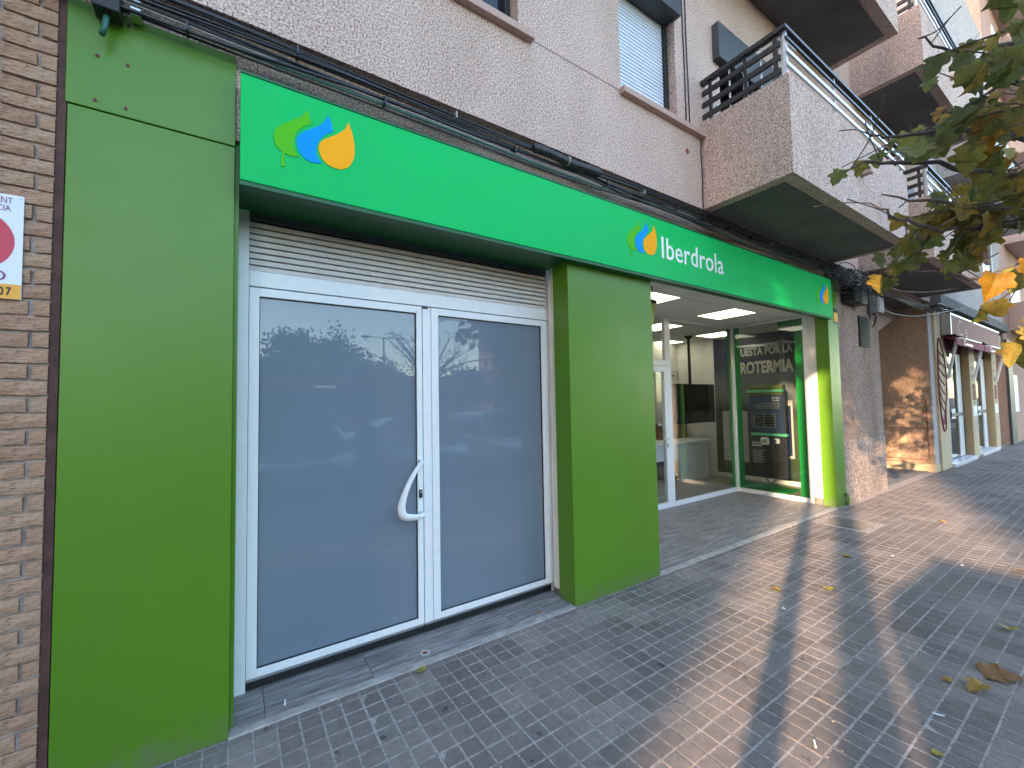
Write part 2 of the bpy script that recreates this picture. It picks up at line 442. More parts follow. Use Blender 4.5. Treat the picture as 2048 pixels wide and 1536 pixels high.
# ---------------- brick building at the left
bw = thing('brick_wall', 'rough tan brick wall with pale mortar left of the green cladding', 'wall', (-3, 0, 0))
B(-7, -.641, .012, .4, -.02, 9).build('mortar_bed', 'mortar', bw)
B(-.640, -.612, .002, .2, 0, 3.42).build('edge_strip', 'iron_strip', bw, bevel=.002)['label'] = 'rusty brown iron strip'
def brick_mesh(L, seed):
    r = random.Random(seed); nx = max(1, int(L/.05)); nz = 2; mb = MB(); h = .0555
    vs_ = []
    for a in range(nx+1):
        for b in range(nz+1):
            e = a in (0, nx) or b in (0, nz)
            vs_.append((-L+L*a/nx, (-.002 if e else r.uniform(-.010, -.001)) + r.uniform(-.002, .002), h*b/nz + (r.uniform(-.0025, .0025))))
    fs = []
    for a in range(nx):
        for b in range(nz):
            i = a*(nz+1)+b; fs.append((i, i+nz+1, i+nz+2, i+1))
    k = len(vs_); top = [a*(nz+1)+nz for a in range(nx+1)]; bot = [a*(nz+1) for a in range(nx+1)]
    vs_ += [(vs_[i][0], .02, h) for i in (top[0], top[-1])] + [(vs_[i][0], .02, 0) for i in (bot[0], bot[-1])]
    fs += [tuple(top)+(k+1, k), tuple(bot)[::-1]+(k+2, k+3), (bot[0], top[0], k, k+2), (bot[-1], k+3, k+1, top[-1])]
    return mb.add(vs_, fs).mesh('brick', 'brick')
BL = {L: [brick_mesh(L, 100+int(L*1000)+q) for q in range(n)] for L, n in ((.226, 6), (.046, 4), (.158, 4))}
far = MB(); nb = 0
for c in range(134):
    z = .003+.0665*c; x = -.6425
    first = .046 if c % 2 == 0 else .158
    L = first
    while x > -6.9:
        xo = x + rs.uniform(-.003, .003)
        if x > -1.62 and nb < 292 and c < 54:
            o = link('brick', rs.choice(BL[L]), bw); o.location = Vector((xo if x < -.65 else x, rs.uniform(-.002, .003), z+rs.uniform(-.002, .002)))-wloc(bw); nb += 1
        else: far.box(max(-6.98, xo-L), xo, 0, .02, z, z+.0555)
        x -= L+.0145; L = .226
stuff(far.build('bricks', 'brick', bw))
# municipal plate
pl = thing('municipal_plate', 'white metal plate with red disc and orange number strip on brick wall', 'sign', (-.9, -.014, 2.05))
PX1, PXW = -.720, .30
B(PX1-PXW, PX1, -.0165, -.0125, 2.052, 2.480).build('plate', 'paper_white', pl, bevel=.001)
B(PX1-PXW+.001, PX1-.001, -.0185, -.0166, 2.053, 2.112).build('number_strip', 'plate_orange', pl)
mb = MB(); mb.tube([(PX1-.15, -.0180, 2.283), (PX1-.15, -.0167, 2.283)], .128, 48); mb.build('red_disc', 'plate_red', pl)
mb = MB(); mb.tube([(PX1-.15, -.0195, 2.283), (PX1-.15, -.0181, 2.283)], .088, 40); mb.build('blue_disc', 'plate_blue', pl)
text('ENT', 'lettering', 'plate_purple', pl, (-.7945, -.0168, 2.443), (1, 0, 0), (0, 0, 1), .024, .043, .001)
text('CIA', 'lettering', 'plate_purple', pl, (-.7945, -.0168, 2.410), (1, 0, 0), (0, 0, 1), .024, .039, .001)
text('O', 'lettering', 'plate_purple', pl, (-.812, -.0168, 2.124), (1, 0, 0), (0, 0, 1), .042, .049, .001)
text('07', 'lettering', 'black', pl, (-.7825, -.0187, 2.066), (1, 0, 0), (0, 0, 1), .034, .036, .001, bold=.02, spacing=1.3)
mb = MB()
mb.cyl((PX1-.01, -.018, 2.470), 'y', .003, .004, 8); mb.build('rivet', 'metal', pl)

# ================================================================== APARTMENT BUILDING
ab = thing('apartment_building', 'speckled pinkish stucco apartment building with projecting balconies above the green shop', 'building', (5, 0, 0))
YU = -.08
def wall(*a, mat='stucco', name='wall'): return B(*a).build(name, mat, ab)
wall(-.612, 7.62, .022, .30, 2.985, 3.558)                       # strip behind the sign
wall(-.612, 12.30, YU, .35, 3.56, 4.345)
for a, b in ((-.612, .65), (1.74, 2.84), (3.655, 4.45), (6.9, 8.85), (11.2, 12.30)):
    wall(a, b, YU, .35, 4.345, 5.78)
wall(-.612, 12.30, YU, .35, 5.78, 13)
B(1.86, 2.825, YU-.004, YU+.02, 4.334, 4.346).build('joint_strip', 'sill_stone', ab)
# pier between the shop and the entrance
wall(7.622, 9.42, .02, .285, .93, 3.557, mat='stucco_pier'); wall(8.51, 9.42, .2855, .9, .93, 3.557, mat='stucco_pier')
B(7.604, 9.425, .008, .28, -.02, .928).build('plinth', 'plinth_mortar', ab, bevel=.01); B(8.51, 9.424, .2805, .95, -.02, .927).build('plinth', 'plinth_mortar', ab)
# entrance recess
B(9.42, 12.15, 2.4, 2.6, 0, 3.557).build('recess_wall', 'stucco_shaft', ab)
B(12.15, 12.44, -.03, 2.6, .17, 3.557).build('side_wall', 'stucco_shaft', ab)
B(12.152, 12.441, -.05, -.031, .17, 3.5).build('wall_edge', 'stucco_grey', ab)
B(12.06, 12.445, -.065, 2.4, 0, .168).build('base_course', 'cream', ab, bevel=.006)
mb = MB()
for a in ((12.142, 12.149, .04, .055, .24, 1.50), (12.142, 12.149, .056, 1.9, .235, .247), (12.1425, 12.149, .056, 1.9, .895, .902)): mb.box(*a)
mb.build('wall_moulding', 'rust', ab)['label'] = 'dark joint lines on the entrance side wall'
mb = MB(); mb.prism([(9.43, 2.42), (9.43, 3.2), (10.6, 3.5), (12.1, 3.5), (12.1, 3.28)], .45, 1.9); mb.build('stair_soffit', 'stucco', ab)
B(9.43, 12.15, .06, 2.4, -.02, .018).build('entrance_floor', 'concrete_dark', ab)
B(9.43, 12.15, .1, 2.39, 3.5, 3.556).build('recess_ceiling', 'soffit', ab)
# upper windows
def sill(x0, x1): B(x0, x1, -.135, .1, 4.302, 4.358).build('window_sill', 'sill_stone', ab, bevel=.004)
wn1 = B(.66, 1.735, .06, .068, 4.36, 5.78).build('window', 'dark_glass', ab)
mb = MB(); mb.box(.655, .70, .02, .1, 4.36, 5.78); mb.box(1.69, 1.738, .02, .1, 4.36, 5.78); mb.box(.70, 1.69, .02, .1, 4.36, 4.43); mb.box(1.17, 1.22, .025, .1, 4.43, 5.78)
mb.build('window_frame', 'black', wn1); sill(.52, 1.855)
mb = MB()
prof = []
for k in range(30):
    z = 4.36+k*.036; prof += [(.045, z), (.030, z+.006), (.030, z+.028), (.045, z+.034)]
n = len(prof); vs_ = []
for y, z in prof: vs_ += [(2.84, y, z), (3.60, y, z)]
mb.add(vs_, [(2*i, 2*i+1, 2*i+3, 2*i+2) for i in range(n-1)])
wn2 = mb.build('window_shutter', 'shutter_light', ab)
B(3.601, 3.652, .005, .08, 4.36, 5.40).build('guide_rail', 'black', wn2)
B(2.80, 3.675, -.15, .04, 5.40, 5.70).build('shutter_box', 'box_dark', wn2, bevel=.004); sill(2.825, 4.105)
for x0, x1 in ((4.45, 6.9), (8.85, 11.2)):
    d = B(x0, x1, .16, .2, 3.70, 5.78).build('balcony_door', 'dark_glass', ab)
    B(x0-.12, x1+.1, -.16, YU-.002, 5.28, 5.68).build('shutter_box', 'box_dark', d, bevel=.004)
    for a in ((x0, x0+.06), ((x0+x1)/2-.04, (x0+x1)/2+.04), (x1-.06, x1)): B(a[0], a[1], .12, .159, 3.7, 5.78).build('door_frame', 'white_frame', d)
def balcony(x0, x1, z0, yf=-.915, rails=True, yb=YU, lab=None, tone='stucco', back=3):
    t = .11; zt = z0+.905
    mb = MB()
    mb.box(x0, x1, yf, yb, z0, z0+.14)
    b = MB().prism([(yf, z0), (yb, z0), (yb, z0+.14), (yf+t, z0+.14), (yf+t, zt), (yf, zt)], x0+t, x1-t, 'yz')
    b.box(x0, x0+t, yf, yb, z0, zt); b.box(x1-t, x1, yf, yb, z0, zt)
    p = b.build('balcony', tone, ab)
    if lab: p['label'] = lab
    # plaster panel under the slab, a little proud of the soffit edge
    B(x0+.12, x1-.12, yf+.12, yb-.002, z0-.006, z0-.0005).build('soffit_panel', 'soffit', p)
    if not rails: return p
    rr = MB(); ft = MB(); n_post = int((x1-x0)/.95)
    for k in range(n_post+1):
        x = x0+.06+(x1-x0-.12)*k/n_post
        B(x-.014, x+.014, yf+.03, yf+.058, zt-.01, zt+.43).build('railing_post', 'pale_metal', p)
    for zz, hh, mat in ((.09, .032, 'pale_metal'), (.215, .032, 'pale_metal'), (.335, .022, 'rail_dark')):
        B(x0+.02, x1-.02, yf+.012, yf+.029, zt+zz, zt+zz+hh).build('railing_bar', mat, p)  # front bars and posts are pale: sky reflection put into their colour
    B(x0+.0, x1, yf+.01, yf+.07, zt+.431, zt+.462).build('handrail', 'rail_dark', p, bevel=.004)
    for xs in ((x0+.03, x0+.055), (x1-.055, x1-.03)):
        for zz, hh in ((.06, .05), (.185, .05), (.31, .05)):
            B(xs[0], xs[1], yf+.075, yb-.005, zt+zz, zt+zz+hh).build('railing_bar', 'rail_dark', p)
        B(xs[0]-.02, xs[1]+.02, yf+.075, yb+.06, zt+.431, zt+.47).build('handrail', 'rail_dark', p)
        for y in (yb-.11, (yf+yb)/2-.05, yf+.10): B(xs[0]+.004, xs[1]-.004, y, y+.035, zt-.01, zt+.43).build('railing_post', 'rail_dark', p)
    mb = MB(); mb.box(x0+1.6, x0+1.68, yf-.10, yf+.01, z0+.43, z0+.50); mb.build('drain_spout', 'sill_stone', p, bevel=.008)
    return p
B1 = balcony(4.06, 7.36, 3.565, lab='stucco balcony with dark railing and a small square spout, above the shop sign')
balcony(4.06, 7.38, 6.44)
B2 = balcony(8.30, 11.62, 3.565, yf=-.95)
balcony(8.36, 11.66, 6.44, yf=-.95)
# pale building part further along the street
pb = thing('pale_building', 'pale rendered building part above the bakery along the street', 'building', (18, 0, 0))
B(12.302, 20.2, YU-.05, .35, 3.72, 13).build('wall', 'render_light', pb)
B(12.302, 20.2, YU-.16, .30, 3.50, 3.715).build('ledge_shadow', 'concrete_dark', pb)  # dark band whose colour stands in for the soffit shadow
B(12.46, 19.1, .9, 1.2, 0, 3.5).build('back_wall', 'stucco_shaft', pb)
B(12.46, 19.1, .02, .9, 3.45, 3.499).build('ceiling', 'ceiling', pb)
for x0 in (13.2, 16.9):
    p = B(x0, x0+2.9, -.98, YU-.052, 6.44, 7.35).build('balcony', 'stucco_grey', pb)
    B(x0+.02, x0+2.88, -.965, -.935, 7.45, 7.49).build('handrail', 'pale_metal', p)
    for k in range(4): B(x0+.1+k*.88, x0+.13+k*.88, -.96, -.94, 7.34, 7.46).build('railing_post', 'pale_metal', p)
for x0 in (13.6, 17.2):
    f = B(x0, x0+1.5, YU-.06, YU-.051, 4.6, 6.0).build('window', 'dark_glass', pb)
    mb = MB(); mb.box(x0-.06, x0, YU-.09, YU-.052, 4.55, 6.05); mb.box(x0+1.5, x0+1.56, YU-.09, YU-.052, 4.55, 6.05); mb.build('window_frame', 'white_frame', f)
eb = thing('salmon_building', 'salmon rendered building at the far end of the pavement', 'building', (28, 0, 0))
B(20.21, 90, YU-.02, .6, 0, 34).build('wall', 'salmon', eb)
for k in range(7):
    for z in (3.9, 6.8, 9.7, 12.6, 15.5):
        x0 = 21.5+k*4.2
        p = B(x0, x0+3, -1.0, YU-.022, z-.2, z+.7).build('balcony', 'stucco', eb)
        B(x0, x0+3, -.98, -.95, z+.85, z+.89).build('handrail', 'pale_metal', p)
        f = B(x0+.5, x0+2.4, YU-.05, YU-.021, z-.1, z+1.9).build('window', 'shutter_light', eb)

# ================================================================== GREEN CLADDING
c1 = thing('green_cladding', 'wide matt green sheet metal cladding between brick wall and glazed doors', 'cladding', (-.3, 0, 0))
B(-.609, 0, 0, .30, .0, 2.934).build('lower_sheet', 'panel_green', c1, bevel=.003)
B(-.616, .001, -.003, .30, 2.939, 3.415).build('upper_sheet', 'panel_green', c1, bevel=.003)
for (x, z) in ((-.521, 3.363), (-.415, 3.373), (-.518, 3.185), (-.416, 3.184), (-.522, 2.977), (-.419, 2.978)):
    mb = MB(); mb.tube([(x, -.0065, z), (x, -.002, z)], .0075, 10); s_ = mb.build('screw_hole', 'rust', c1)
    MB().tube([(x, -.0072, z), (x, -.005, z)], .0042, 8).build('hole', 'black', s_)
B(.0012, .0188, .05, .316, 0, 3.0).build('edge_profile', 'panel_green', c1); B(-.608, .0165, .3205, .45, 0, 3.4).build('core_wall', 'concrete_dark', c1)
c2 = thing('green_pillar', 'green clad pillar between the double door and the open porch', 'pillar', (2.75, 0, 0))
B(2.235, 3.268, 0, .19, .0, 2.80).build('cladding', 'panel_green', c2, bevel=.004)
B(2.40, 3.262, .191, .85, 0, 2.80).build('core_wall', 'white_wall', c2)
B(3.15, 3.266, .86, 1.5, 0, 2.80).build('core_wall', 'white_wall', c2)
B(2.262, 2.40, .191, .29, .0, .055).build('skirting', 'concrete_dark', c2)
B(2.262, 2.399, .191, .29, .056, 2.74).build('jamb', 'white_wall', c2)
c3 = thing('green_pillar', 'narrow green clad pillar at the right end of the shop sign', 'pillar', (7.42, 0, 0))
B(7.245, 7.601, 0, .17, .0, 3.40).build('cladding', 'panel_green', c3, bevel=.004)
mb = MB(); mb.tube([(7.52, -.004, .17), (7.52, -.04, .165), (7.525, -.05, .13), (7.525, -.05, .05), (7.53, -.03, .012)], .014, 8); mb.build('conduit', 'panel_green', c3, smooth=True)
mb = MB(); mb.box(7.57, 7.60, -.03, -.004, .02, .15); mb.build('shutter_catch', 'metal', c3)
st = thing('alarm_sticker', 'small yellow and black alarm sticker beside the right end of the sign', 'sticker', (7.53, 0, 2.72))
B(7.455, 7.598, -.0035, -.001, 2.72, 2.86).build('yellow_field', 'sticker_yellow', st); B(7.455, 7.598, -.0035, -.001, 2.861, 2.92).build('black_field', 'black', st)
B(7.455, 7.598, -.0037, -.001, 2.700, 2.7195).build('black_edge', 'black', st)

# ================================================================== SHOP SIGN
sg = thing('shop_sign', 'long glossy green fascia sign with three logos and white lettering', 'sign', (3.6, 0, 2.735))
YS = -.085; SX0, SX1, SZ0, SZ1 = .02, 7.175, 2.735, 3.285
B(SX0, SX1, YS, -.002, SZ0, SZ1).build('light_box', 'sign_green', sg, bevel=.004)
B(SX0, SX1, YS-.004, YS+.02, SZ1+.0005, SZ1+.012).build('top_trim', 'sign_under', sg)
B(SX0, SX1, YS+.006, .0, SZ0-.022, SZ0-.001).build('bottom_trim', 'sign_under', sg)
B(SX0, 2.26, .004, .30, SZ0+.004, SZ0+.24).build('shutter_housing', 'sign_under', sg)
B(3.27, 7.24, .004, .19, SZ0+.115, SZ0+.22).build('shutter_housing', 'sign_under', sg)
LEAF = [(0.1559, 0.3236), (0.1737, 0.2806), (0.1787, 0.2504), (0.1457, 0.2265), (0.1112, 0.1866), (0.0963, 0.1462), (0.0944, 0.1103), (0.1014, 0.0735), (0.1186, 0.0492), (0.0913, 0.043), (0.0643, 0.0461), (0.053, 0.0502), (0.0498, 0.0183), (0.0547, -0.021), (0.0362, -0.0266), (0.0367, 0.0065), (0.0424, 0.0506), (0.0192, 0.07), (0.0047, 0.0958), (0.0013, 0.1252), (0.0076, 0.158), (0.0271, 0.188), (0.0568, 0.2142), (0.0904, 0.2421), (0.1246, 0.2705), (0.1454, 0.2981)]
WAVE = [(0.262, 0.3311), (0.2791, 0.2947), (0.2881, 0.2486), (0.2533, 0.2201), (0.2241, 0.1817), (0.2062, 0.1394), (0.2026, 0.1061), (0.2099, 0.0764), (0.2294, 0.0487), (0.1956, 0.0415), (0.1603, 0.0449), (0.1323, 0.0638), (0.115, 0.0936), (0.108, 0.1266), (0.1127, 0.1557), (0.1319, 0.186), (0.1668, 0.2141), (0.2023, 0.2427), (0.2349, 0.2746), (0.2532, 0.3057)]
DROP = [(0.3706, 0.332), (0.3862, 0.2913), (0.4003, 0.2372), (0.4057, 0.18), (0.4001, 0.1278), (0.3821, 0.0845), (0.3549, 0.0556), (0.3282, 0.0443), (0.2905, 0.0428), (0.2572, 0.0547), (0.2316, 0.0791), (0.2185, 0.1112), (0.2169, 0.143), (0.2278, 0.1692), (0.2533, 0.194), (0.2904, 0.2231), (0.3282, 0.256), (0.3551, 0.2887)]
def smoothp(pts, keep=()):
    out = []; n = len(pts)
    for i in range(n):
        p0, p1, p2, p3 = (Vector(pts[(i+k-1) % n]) for k in range(4))
        sharp1 = i in keep; sharp2 = (i+1) % n in keep
        m1 = Vector((0, 0)) if sharp1 else (p2-p0)*.5; m2 = Vector((0, 0)) if sharp2 else (p3-p1)*.5
        if sharp1: m1 = (p2-p1)*.8
        if sharp2: m2 = (p2-p1)*.8
        for q in range(4):
            t = q/4; h = (2*t**3-3*t**2+1, t**3-2*t**2+t, -2*t**3+3*t**2, t**3-t**2)
            v = p1*h[0]+m1*h[1]+p2*h[2]+m2*h[3]; out.append((v.x, v.y))
    return out
L1 = smoothp(LEAF, (0, 2, 8, 11, 13, 14, 16)); L2 = smoothp(WAVE, (0, 2, 8)); L3 = smoothp(DROP, (0,))
for ox, oz in ((.165, 2.88), (2.853, 2.878), (6.655, 2.862)):
    lg = MB().prism([(a+ox, b+oz) for a, b in L1], YS-.004, YS-.0005).build('leaf_mark', 'logo_leaf', sg)
    MB().prism([(a+ox, b+oz) for a, b in L2], YS-.004, YS-.0005).build('wave_mark', 'logo_blue', sg)
    MB().prism([(a+ox, b+oz) for a, b in L3], YS-.004, YS-.0005).build('drop_mark', 'logo_orange', sg)
wd_ = text('Iberdrola', 'letter', 'letter_white', sg, (3.33, YS-.0006, 2.922), (1, 0, 0), (0, 0, 1), .205, 1.035, .004, bold=.002, spacing=1.04)
bm = bmesh.new(); bm.from_mesh(wd_.data); seen = set(); isl = []
for v in bm.verts:
    if v in seen: continue
    st_ = [v]; comp = []; seen.add(v)
    while st_:
        q = st_.pop(); comp.append(q)
        for e in q.link_edges:
            o2 = e.other_vert(q)
            if o2 not in seen: seen.add(o2); st_.append(o2)
    isl.append(comp)
for comp in isl:
    ix = {v: k for k, v in enumerate(comp)}; cs = set(comp)
    me = bpy.data.meshes.new('letter'); me.from_pydata([v.co[:] for v in comp], [], [[ix[v] for v in f.verts] for f in bm.faces if f.verts[0] in cs]); me.materials.append(MAT['letter_white']); link('letter', me, sg)
bm.free(); bpy.data.objects.remove(wd_)

# ================================================================== CABLES
cb = thing('cable_bundle', 'black cable bundle running under the first floor above the sign', 'cables', (3, -.05, 3.45))
rc = random.Random(11)
for k in range(11):
    z0 = 3.415+.0115*k; y0 = -.045-.005*rc.randrange(10)
    ph = rc.uniform(0, 6); am = rc.uniform(.003, .012); path = []
    for q in range(94):
        x = -4.0+q*.128
        path.append((x, y0+am*.6*math.sin(x*2.3+ph*2), z0+am*math.sin(x*1.7+ph)+am*.7*math.sin(x*4.1+ph)+.012*math.sin(x*1.1+k*.3)))
    MB().tube(path, rc.choice((.005, .006, .0075, .009)), 7).build('cable', 'cable', cb, smooth=True)
for y0, z0, am, mt in ((-.075, 3.408, .012, 'cable_green'), (-.06, 3.395, .016, 'cable'), (-.08, 3.425, .02, 'cable_grey')):
    path = [(-1.3+q*.1, y0, z0-.02*(math.sin((q*.1)*1.3)**2)+am*math.sin(q*.17)) for q in range(-27, 93 if mt != 'cable_grey' else 62)]
    MB().tube(path, .0065 if mt != 'cable_grey' else .004, 7).build('cable', mt, cb, smooth=True)
for x in np.arange(-.2, 7.4, .47):
    zt = 3.44+.05*math.sin(x*7); MB().box(x, x+.010, -.104, -.04, zt, zt+.045).build('cable_tie', 'cable_grey' if int(x*10) % 3 == 0 else 'cable', cb)
path = []; rr = []
for q in range(84):
    x = 1.83+.68*q/83; path.append((x, -.115, 3.472+.006*math.sin(q*.1))); rr.append(.034 if (q//2) % 2 else .029)
rr[0] = rr[-1] = .02
sl = thing('splice_sleeve', 'ribbed black plastic sleeve on the cable bundle', 'cable sleeve', (2.17, -.115, 3.44)); MB().tube(path, rr, 14).build('sleeve', 'cable', sl)
mb = MB(); mb.tube([(2.155, -.115, 3.474), (2.167, -.115, 3.474)], .037, 14); mb.build('tie_band', 'cable_grey', sl)
# drop cables on the wall
for k, (x, z0, z1, lab) in enumerate(((3.79, 4.36, 8, 'left of two thin dark cables beside the roller shuttered window'), (3.845, 4.36, 8, 'right of two thin dark cables beside the roller shuttered window'), (4.035, 3.5, 4.36, 'short dark cable down the wall corner beside the balcony'))):
    tag(MB().tube([(x+.006*math.sin(q*.9+k), YU-.008, z0+(z1-z0)*q/14) for q in range(15)], .006, 6).build('wall_cable', 'cable', smooth=True), lab, 'cable')
# bracket with green conduit over the left cladding
bk = thing('cable_bracket', 'black metal bracket with cut green conduit at the top of the green cladding', 'bracket', (-.45, -.06, 3.34))
B(-.52, -.43, -.11, -.02, 3.345, 3.50).build('bracket', 'black', bk, bevel=.004)
MB().tube([(-.478, -.06, 3.40), (-.479, -.062, 3.34), (-.484, -.066, 3.29), (-.492, -.07, 3.245)], .011, 10).build('conduit', 'cable_green', bk, smooth=True)
B(-.40, -.365, -.075, -.02, 3.385, 3.50).build('clamp', 'metal', bk)
# tangle of wires and boxes right of the sign
tg = thing('wire_tangle', 'messy tangle of dark wires under the balcony right of the sign', 'wires', (7.9, -.1, 3.3))
for k in range(90):
    c = Vector((rc.uniform(7.25, 8.5), rc.uniform(-.26, -.03), rc.uniform(3.24, 3.48))); path = []
    a = rc.uniform(0, 6.3); ra = rc.uniform(.05, .20); tw = rc.uniform(2, 6)
    for q in range(16):
        t = q/15*tw+a; path.append(c+Vector((math.cos(t)*ra*1.5+(q-8)*.012, math.sin(t*.8)*.06, math.sin(t)*ra*.7)))
    MB().tube(path, rc.choice((.004, .005, .007)), 5).build('wire', rc.choice(('cable', 'cable', 'cable', 'cable', 'cable_grey')), tg, smooth=True)
jb = thing('junction_box', 'black ribbed junction box under the wire tangle', 'junction box', (8.2, -.1, 3.03))
B(7.80, 8.12, -.17, .015, 3.05, 3.30).build('housing', 'black', jb, bevel=.015)
B(8.13, 8.40, -.15, .015, 3.04, 3.26).build('lid', 'box_dark', jb, bevel=.03)
for k in range(7): B(7.81+.042*k, 7.83+.042*k, -.178, -.1705, 3.07, 3.28).build('rib', 'black', jb)
jg = thing('junction_box', 'grey junction box with looped cables beside the vent grille', 'junction box', (9.1, -.08, 3.0))
B(8.93, 9.20, -.13, .015, 3.00, 3.26).build('housing', 'box_grey', jg, bevel=.01)
B(8.96, 9.17, -.14, -.131, 3.03, 3.23).build('lid', 'stucco_grey', jg)
mb = MB()
mb.tube([(9.0+.07*math.sin(t*.42), -.05+.01*math.cos(t), 2.99-.02*t if t < 12 else 2.76+.02*(t-12)) for t in range(24)], .009, 6); mb.build('cable_loop', 'cable', jg, smooth=True)
mb = MB(); mb.tube([(8.90, -.02, z) for z in (2.9, 3.1, 3.3, 3.5)], .012, 6); mb.build('riser', 'cable', jg)
vg = thing('vent_grille', 'dark slatted vent grille in the stucco pier', 'vent', (8.7, .02, 2.42))
B(8.47, 8.95, .010, .019, 2.41, 2.92).build('backing', 'black', vg)
for k in range(14): MB().prism([(-.012, 2.425+.0352*k), (.0095, 2.447+.0352*k), (.0095, 2.441+.0352*k), (-.012, 2.419+.0352*k)], 8.475, 8.945, 'yz').build('slat', 'box_dark', vg)
# stray cables looping towards the right
for path, mt, lab in (
  ([(8.4, -.2, 3.42), (8.8, -.24, 3.40), (9.3, -.35, 3.33), (10.2, -.5, 3.40), (11.5, -.8, 3.62), (13, -1.3, 3.9)], 'cable_grey', 'pale cable sagging from the wire tangle towards the tree'),
  ([(8.7, -.08, 3.40), (8.8, -.1, 3.22), (9.0, -.12, 3.08), (9.6, -.15, 3.02), (10.6, -.2, 3.06), (12.2, -.35, 3.30), (14, -.6, 3.62)], 'cable_grey', 'grey brown cable looping low past the entrance recess')):
    pp = []
    for i in range(len(path)-1):
        for q in range(6):
            a, b = Vector(path[i]), Vector(path[i+1]); pp.append(a.lerp(b, q/6))
    for _ in range(4): pp = [pp[0]]+[(pp[i-1]+pp[i]*2+pp[i+1])/4 for i in range(1, len(pp)-1)]+[pp[-1]]
    tag(MB().tube(pp, .008, 6).build('stray_cable', mt, smooth=True), lab, 'cable')
mb = MB()
c2b = thing('cable_bundle', 'dark cable run along the beam over the entrance and bakery', 'cables', (11, 0, 3.4))
for k in range(7):
    path = [(8.9+q*.25, -.06-.012*(k % 3), 3.36+.018*k+.012*math.sin(q*.5+k)) for q in range(30)]
    MB().tube(path, .011, 6).build('cable', 'cable', c2b, smooth=True)
for k in range(6):
    a0 = rc.uniform(0, 6)
    MB().tube([(12.3+.42*math.cos(t*.5+a0), -.16-.02*k, 3.40+.05*math.sin(t*.5+a0)+.006*k) for t in range(13)], .010, 6).build('cable_coil', 'cable', c2b, smooth=True)
# chipped hole in the stucco
mb = MB(); mb.tube([(3.80, YU-.003, 4.10), (3.80, YU+.02, 4.10)], .028, 9); h = mb.build('chipped_hole', 'rust', ab)
# ================================================================== DOUBLE DOOR
dd = thing('glazed_double_door', 'white aluminium double door with frosted grey panes and curved handle', 'door', (1.2, .34, 0))
YD = .32
B(.02, .074, YD, YD+.07, .0, 2.76).build('frame_post', 'white_frame', dd, bevel=.003)
B(2.272, 2.335, YD, YD+.07, .0, 2.76).build('frame_post', 'white_frame', dd, bevel=.003)
B(2.3365, 2.395, YD+.02, YD+.09, .0, 2.76).build('frame_post', 'white_frame', dd, bevel=.003)
B(.0745, 2.2715, YD, YD+.07, 2.306, 2.398).build('transom_bar', 'white_frame', dd, bevel=.003)
B(.0745, 2.2715, YD, YD+.07, 2.70, 2.758).build('head_bar', 'box_dark', dd, bevel=.003)
for k in range(8):
    z = 2.402+.0372*k
    MB().prism([(YD+.012, z), (YD+.012, z+.025), (YD+.032, z+.034), (YD+.045, z+.034), (YD+.045, z)], .0755, 2.2705, 'yz').build('slat', 'slat_beige', dd)
B(.0755, 2.2705, YD+.05, YD+.06, 2.40, 2.70).build('slat_backing', 'black', dd)
def leaf(x0, x1, g0, g1, right):
    zb, zt, gb, gt = .066, 2.300, .118, 2.250
    l = B(x0, g0, YD+.004, YD+.05, zb, zt).build('door_leaf', 'white_frame', dd, bevel=.002)
    B(g1, x1, YD+.004, YD+.05, zb, zt).build('stile', 'white_frame', l, bevel=.002)
    B(g0+.0003, g1-.0003, YD+.004, YD+.05, gt, zt).build('top_rail', 'white_frame', l, bevel=.002)
    B(g0+.0003, g1-.0003, YD+.004, YD+.05, zb, gb).build('bottom_rail', 'white_frame', l, bevel=.002)
    B(g0, g1, YD+.024, YD+.034, gb, gt).build('pane', 'frosted_pane', l)
    m_ = MB(); t = .004
    for a in ((g0+.0004, g0+t, YD+.012, YD+.0235, gb, gt), (g1-t, g1-.0004, YD+.012, YD+.0235, gb, gt), (g0+t, g1-t, YD+.012, YD+.0235, gt-t, gt-.0004), (g0+t, g1-t, YD+.012, YD+.0235, gb+.0004, gb+t)): m_.box(*a)
    m_.build('gasket', 'black', l)
    B(x0+.002, x1-.002, YD+.0, YD+.0035, zb-.004, zb+.010).build('drip_strip', 'metal', l)
    B(x0, x1, YD+.022, YD+.045, .008, zb-.005).build('brush_seal', 'black', l)
    return l
la = leaf(.0765, 1.1285, .128, 1.088, 0)
lb = leaf(1.1345, 2.2695, 1.255, 2.205, 1)
B(1.196, 1.199, YD+.001, YD+.0038, .07, 2.298).build('cover_strip', 'box_grey', lb)
pts = [(1.098, 1.200), (1.070, 1.178), (1.030, 1.120), (.988, 1.045), (.957, .965), (.944, .905), (.952, .860), (.980, .842), (1.030, .834), (1.075, .832), (1.102, .836)]
pp = []
for i, (a, b) in enumerate(pts):
    pp.append((a, .252 if 0 < i < len(pts)-1 else .262, b))
path = [(1.105, .318, 1.205)]+pp+[(1.106, .318, .842)]
for _ in range(2):
    q = [path[0]]
    for i in range(len(path)-1):
        a, b = Vector(path[i]), Vector(path[i+1]); q += [tuple(a.lerp(b, .25)), tuple(a.lerp(b, .75))]
    path = q+[path[-1]]
n = len(path); rr = [.014+.017*math.exp(-((i/n-.60)/.24)**2) for i in range(n)]
MB().tube(path, rr, 12, sq=.72).build('handle', 'white_frame', la, smooth=True)
MB().prism([(1.108+.012*math.cos(a), .972+.012*math.sin(a)+(.018 if math.sin(a) > 0 else -.018)) for a in np.linspace(0, 2*math.pi, 18, endpoint=False)], YD-.004, YD+.0035).build('lock', 'black', la)
MB().cyl((1.108, YD-.005, .985), 'y', .008, .006, 12).build('key_cylinder', 'metal', la)
